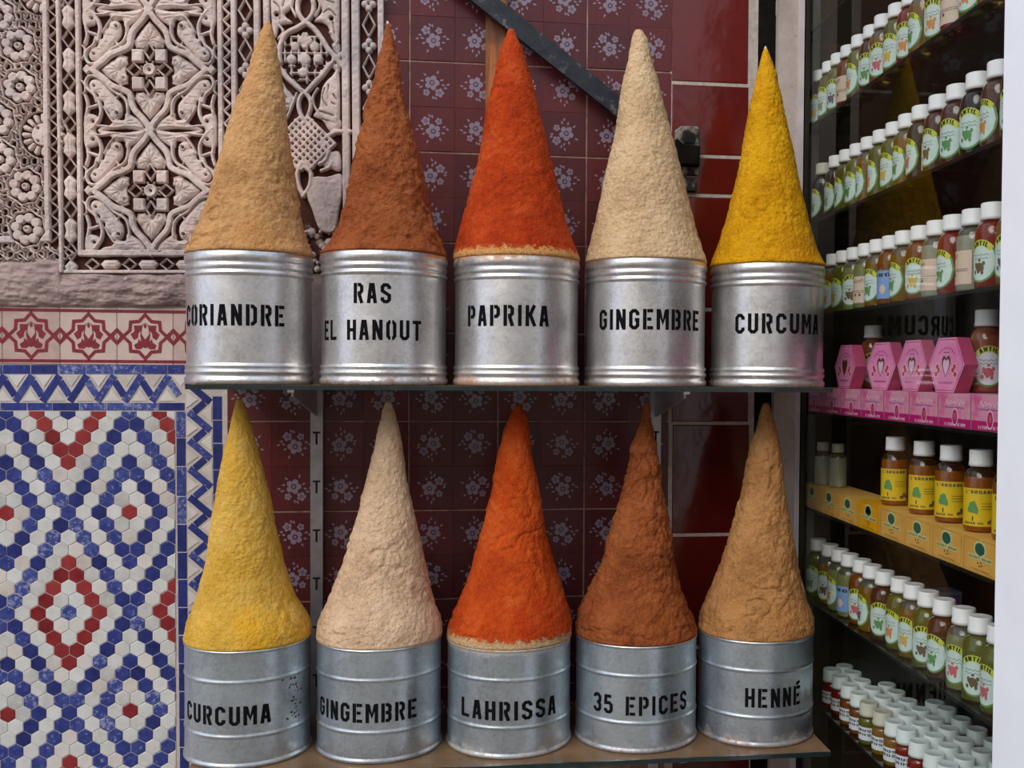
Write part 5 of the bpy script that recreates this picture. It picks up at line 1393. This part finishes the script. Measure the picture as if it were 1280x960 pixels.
t = oil_bottle(XS + .081, yat(1233, XS + .081), ZSH[4] + BHp + .0012, 'rose-orange', PIC_r, -.35, 'large rose-orange bottle with white cap at the right end above the pink boxes', 'rose-orange bottles', s=1.03)

# ---- orange boxes of argan soap, with bottles on them -----------------
M_or = Mat('orange_card'); _n = M_or.noise(16, 4)
M_or.set(M_or.ramp(_n, [(0.35, '#dc9f45'), (0.7, '#eab560')]), .45)
M_or2 = plain('bright_orange_card', '#eaa312', .42, var=.1, scale=20)
M_teal = plain('dark_teal_print', '#1c5a4e', .45); M_band = plain('pale_yellow_green_print', '#cfcf8d', .45); M_dash = plain('brown_dashes', '#94622a', .5)
xs = [1010, 1027, 1051, 1077, 1104, 1135, 1171, 1213, 1252]
ye = [PX(px, 620, XS + .006).y for px in xs]; pt2 = (ye[1] - ye[8]) / 7; W2 = pt2 - .0010; H2 = .054; D2 = .075
def orange_box(card):
    b = MB(); b.box(0, D2, -W2, 0, 0, H2, 0); f = aisle(0, 0); p = MB()
    c = W2 * .5
    put_polys(p, oval_strips(c, H2 * .70, .020, .0135, 12), f, .0002, 0)
    put_polys(p, [[(c - .038, H2 * .52), (c - .038, H2 * .38), (c + .038, H2 * .38), (c + .038, H2 * .52)]], f, .0003, 0)
    put_polys(p, [[(c - .0155, H2 * .62), (c, H2 * .88), (c + .0155, H2 * .62)]], f, .0005, 1); put_polys(p, oval_strips(c, H2 * .71, .0155, .0095, 10), f, .0005, 1)
    put_polys(p, [rect(c - .001, c + .001, H2 * .5, H2 * .62)], f, .0006, 1)
    put_polys(p, text_quads('SECRET ARGAN', c - .035, c + .035, H2 * .415, H2 * .07, t=.34), f, .0005, 3)
    for a, v in ((-.006, .3), (.004, .33), (.006, .25), (-.001, .22)): put_polys(p, oval_strips(c + a, H2 * v, .0025, .0016, 4), f, .0004, 3)
    for k in range(14):
        u = .005 + (W2 - .01) * k / 14; put_polys(p, [rect(u, u + .005, H2 * .955, H2 * .968), rect(u, u + .005, H2 * .05, H2 * .063)], f, .0003, 2)
    for v0 in (.004, W2 - .005): put_polys(p, [rect(v0, v0 + .0008, .003, H2 - .003)], f, .0003, 2)
    put_polys(p, [rect(c - .03, c + .03, H2 * .10, H2 * .12)], f, .0003, 2)
    return b.mesh('carton', [card]), p.mesh('printed_front', [M_band, M_teal, M_dash, PM['brown seeds']])
ob, ob2 = orange_box(M_or), orange_box(M_or2)
for i in range(8):
    t = thing('argan_soap_box', (XS + .003, ye[1] + pt2 * (1 - i), ZSH[5] + .0003), ('brighter orange' if i == 3 else 'flat orange') + ' argan soap box with tree print, %s from the left' % ORD[i], 'box', 'orange boxes in a row')
    for m_, nm in zip(ob2 if i == 3 else ob, ('carton', 'printed_front')): link(nm, m_, t)
M_argoil = bottle_mat('argan_oil', '#a3570f', .4)
LM['argan'] = M_argoil; M_neck_d = bottle_mat('brownish_clear_glass', '#6b4a2c', .8)
def argan(px, xin, i, s=1.0):
    t = oil_bottle(XS + xin, yat(px, XS + xin), ZSH[5] + H2 + .0008, 'argan', ('argan',), -.42, 'argan oil bottle with yellow tree label, %s from left on the orange boxes' % ORD[i], 'argan oil bottles', s=s)
    t.name = 'argan_oil_bottle'
for i, px in enumerate((1121, 1157, 1191, 1228.5, 1266)): argan(px, .046, i, .98)
for i, (px, xi) in enumerate(((1030, .03), (1049, .046))):
    oil_bottle(XS + xi, yat(px, XS + xi), ZSH[5] + H2 + .0008, 'clear', ('none',), 0, 'shaded cream-capped bottle at the far left on the orange boxes, %s one' % ('outer' if i == 0 else 'inner'), 'shaded bottles', s=.72, capmat=M_cap_cream)
# cartons stored behind the bottles
for (px, py, nm, lb, col, w_, d_2, h_) in ((1172, 700, 'carton', 'pale grey-blue carton behind the bottles below the orange boxes', '#8f97b4', .05, .10, .066), ):
    m_ = plain('grey_blue_card', col, .5, var=.08); X = XS + .20; Y = yat(1172, X)
    t = thing('stored_carton', (X, Y, ZSH[6] + .0003), lb, 'box'); b = MB(); b.tile([(-d_2/2, 0), (d_2/2, 0), (d_2/2, h_), (-d_2/2, h_)], -w_/2, w_/2, bev=.001); b.obj('carton', m_, t)
    b = MB(); b.box(-d_2/2 + .004, d_2/2 - .004, -w_/2 - .0004, -w_/2, h_ * .55, h_ * .9); b.obj('printed_band', M_viol, t)

# ---- small vials on the lowest shelf ----------------------------------
VH, VR, VCH = .083, .0205, .027
def vial_meshes(liq, capm, lab):
    return (bottle_body(VH, VR, VCH, .044, LM[liq], LM[liq]), cap_mesh(VH, .0192, VCH, capm), band_label(VR, .010, .036, -.024, .024, lab, 'vial'))
rows4 = [
 [(105, 85), (165, 130), (225, 190), (290, 245), (355, 305), (445, 365), (530, 435), (600, 478), (690, 565), (790, 645), (880, 720), (975, 800), (1080, 880)],
 [(190, 62), (247, 105), (308, 160), (378, 212), (450, 270), (533, 330), (612, 385), (700, 450), (790, 525), (885, 595), (990, 675), (1100, 760)],
 [(473, 185), (535, 235), (613, 293), (700, 352), (790, 412), (885, 478), (985, 555), (1110, 630), (1230, 710)],
 [(795, 305), (868, 345), (970, 415), (1075, 485), (1190, 560)]]
ztop = ZSH[7] + VH; placed = []
vcl = ['red', 'red', 'amber', 'amber', 'olive', 'golden', 'golden', 'red', 'red', 'amber', 'brown', 'red', 'golden']
for r, lst in enumerate(rows4):
    for k, (zx, zy) in enumerate(lst):
        q = PZ(1020 + zx / 5.333, 820 + zy / 5.333, ztop); placed.append([max(q.x, XS + .024), q.y, r, k])
print('vial rows x', [[round(p[0] - XS, 3) for p in placed if p[2] == r] for r in range(4)])
xr_ = [sum(p[0] for p in placed if p[2] == r) / max(1, len([p for p in placed if p[2] == r])) for r in range(4)]
for it in range(80):
    for i in range(len(placed)):
        for j in range(i):
            a, c = placed[i], placed[j]; dx, dy = a[0] - c[0], a[1] - c[1]; d = math.hypot(dx, dy)
            if d < .0418:
                k = (.0421 - d) / 2 / max(d, 1e-6); a[0] += dx * k; a[1] += dy * k; c[0] -= dx * k; c[1] -= dy * k
    for p in placed: p[0] = max(p[0], XS + .0235)
for X, Y, r, k in placed:
    liq = vcl[k % len(vcl)] if r == 0 else rb.choice(['red', 'amber', 'golden', 'olive'])
    capm = M_cap_cream if (r == 0 and k in (4, 5)) else M_cap_grey
    ms = cached(('v', liq, capm.name), lambda: vial_meshes(liq, capm, M_lab_white))
    t = thing('oil_vial', (X, Y, ZSH[7] + .0003), 'small %s vial on the lowest shelf, %s row from the glass, %s from left' % (('cream-capped ' if capm is M_cap_cream else '') + liq, ORD[r], ORD[k]), 'bottle', 'small vials on the lowest shelf')
    t.rotation_euler = (0, 0, -.6 + rb.uniform(-.2, .2))
    for m_, nm in zip(ms, ('bottle_body', 'cap', 'front_label')): link(nm, m_, t)
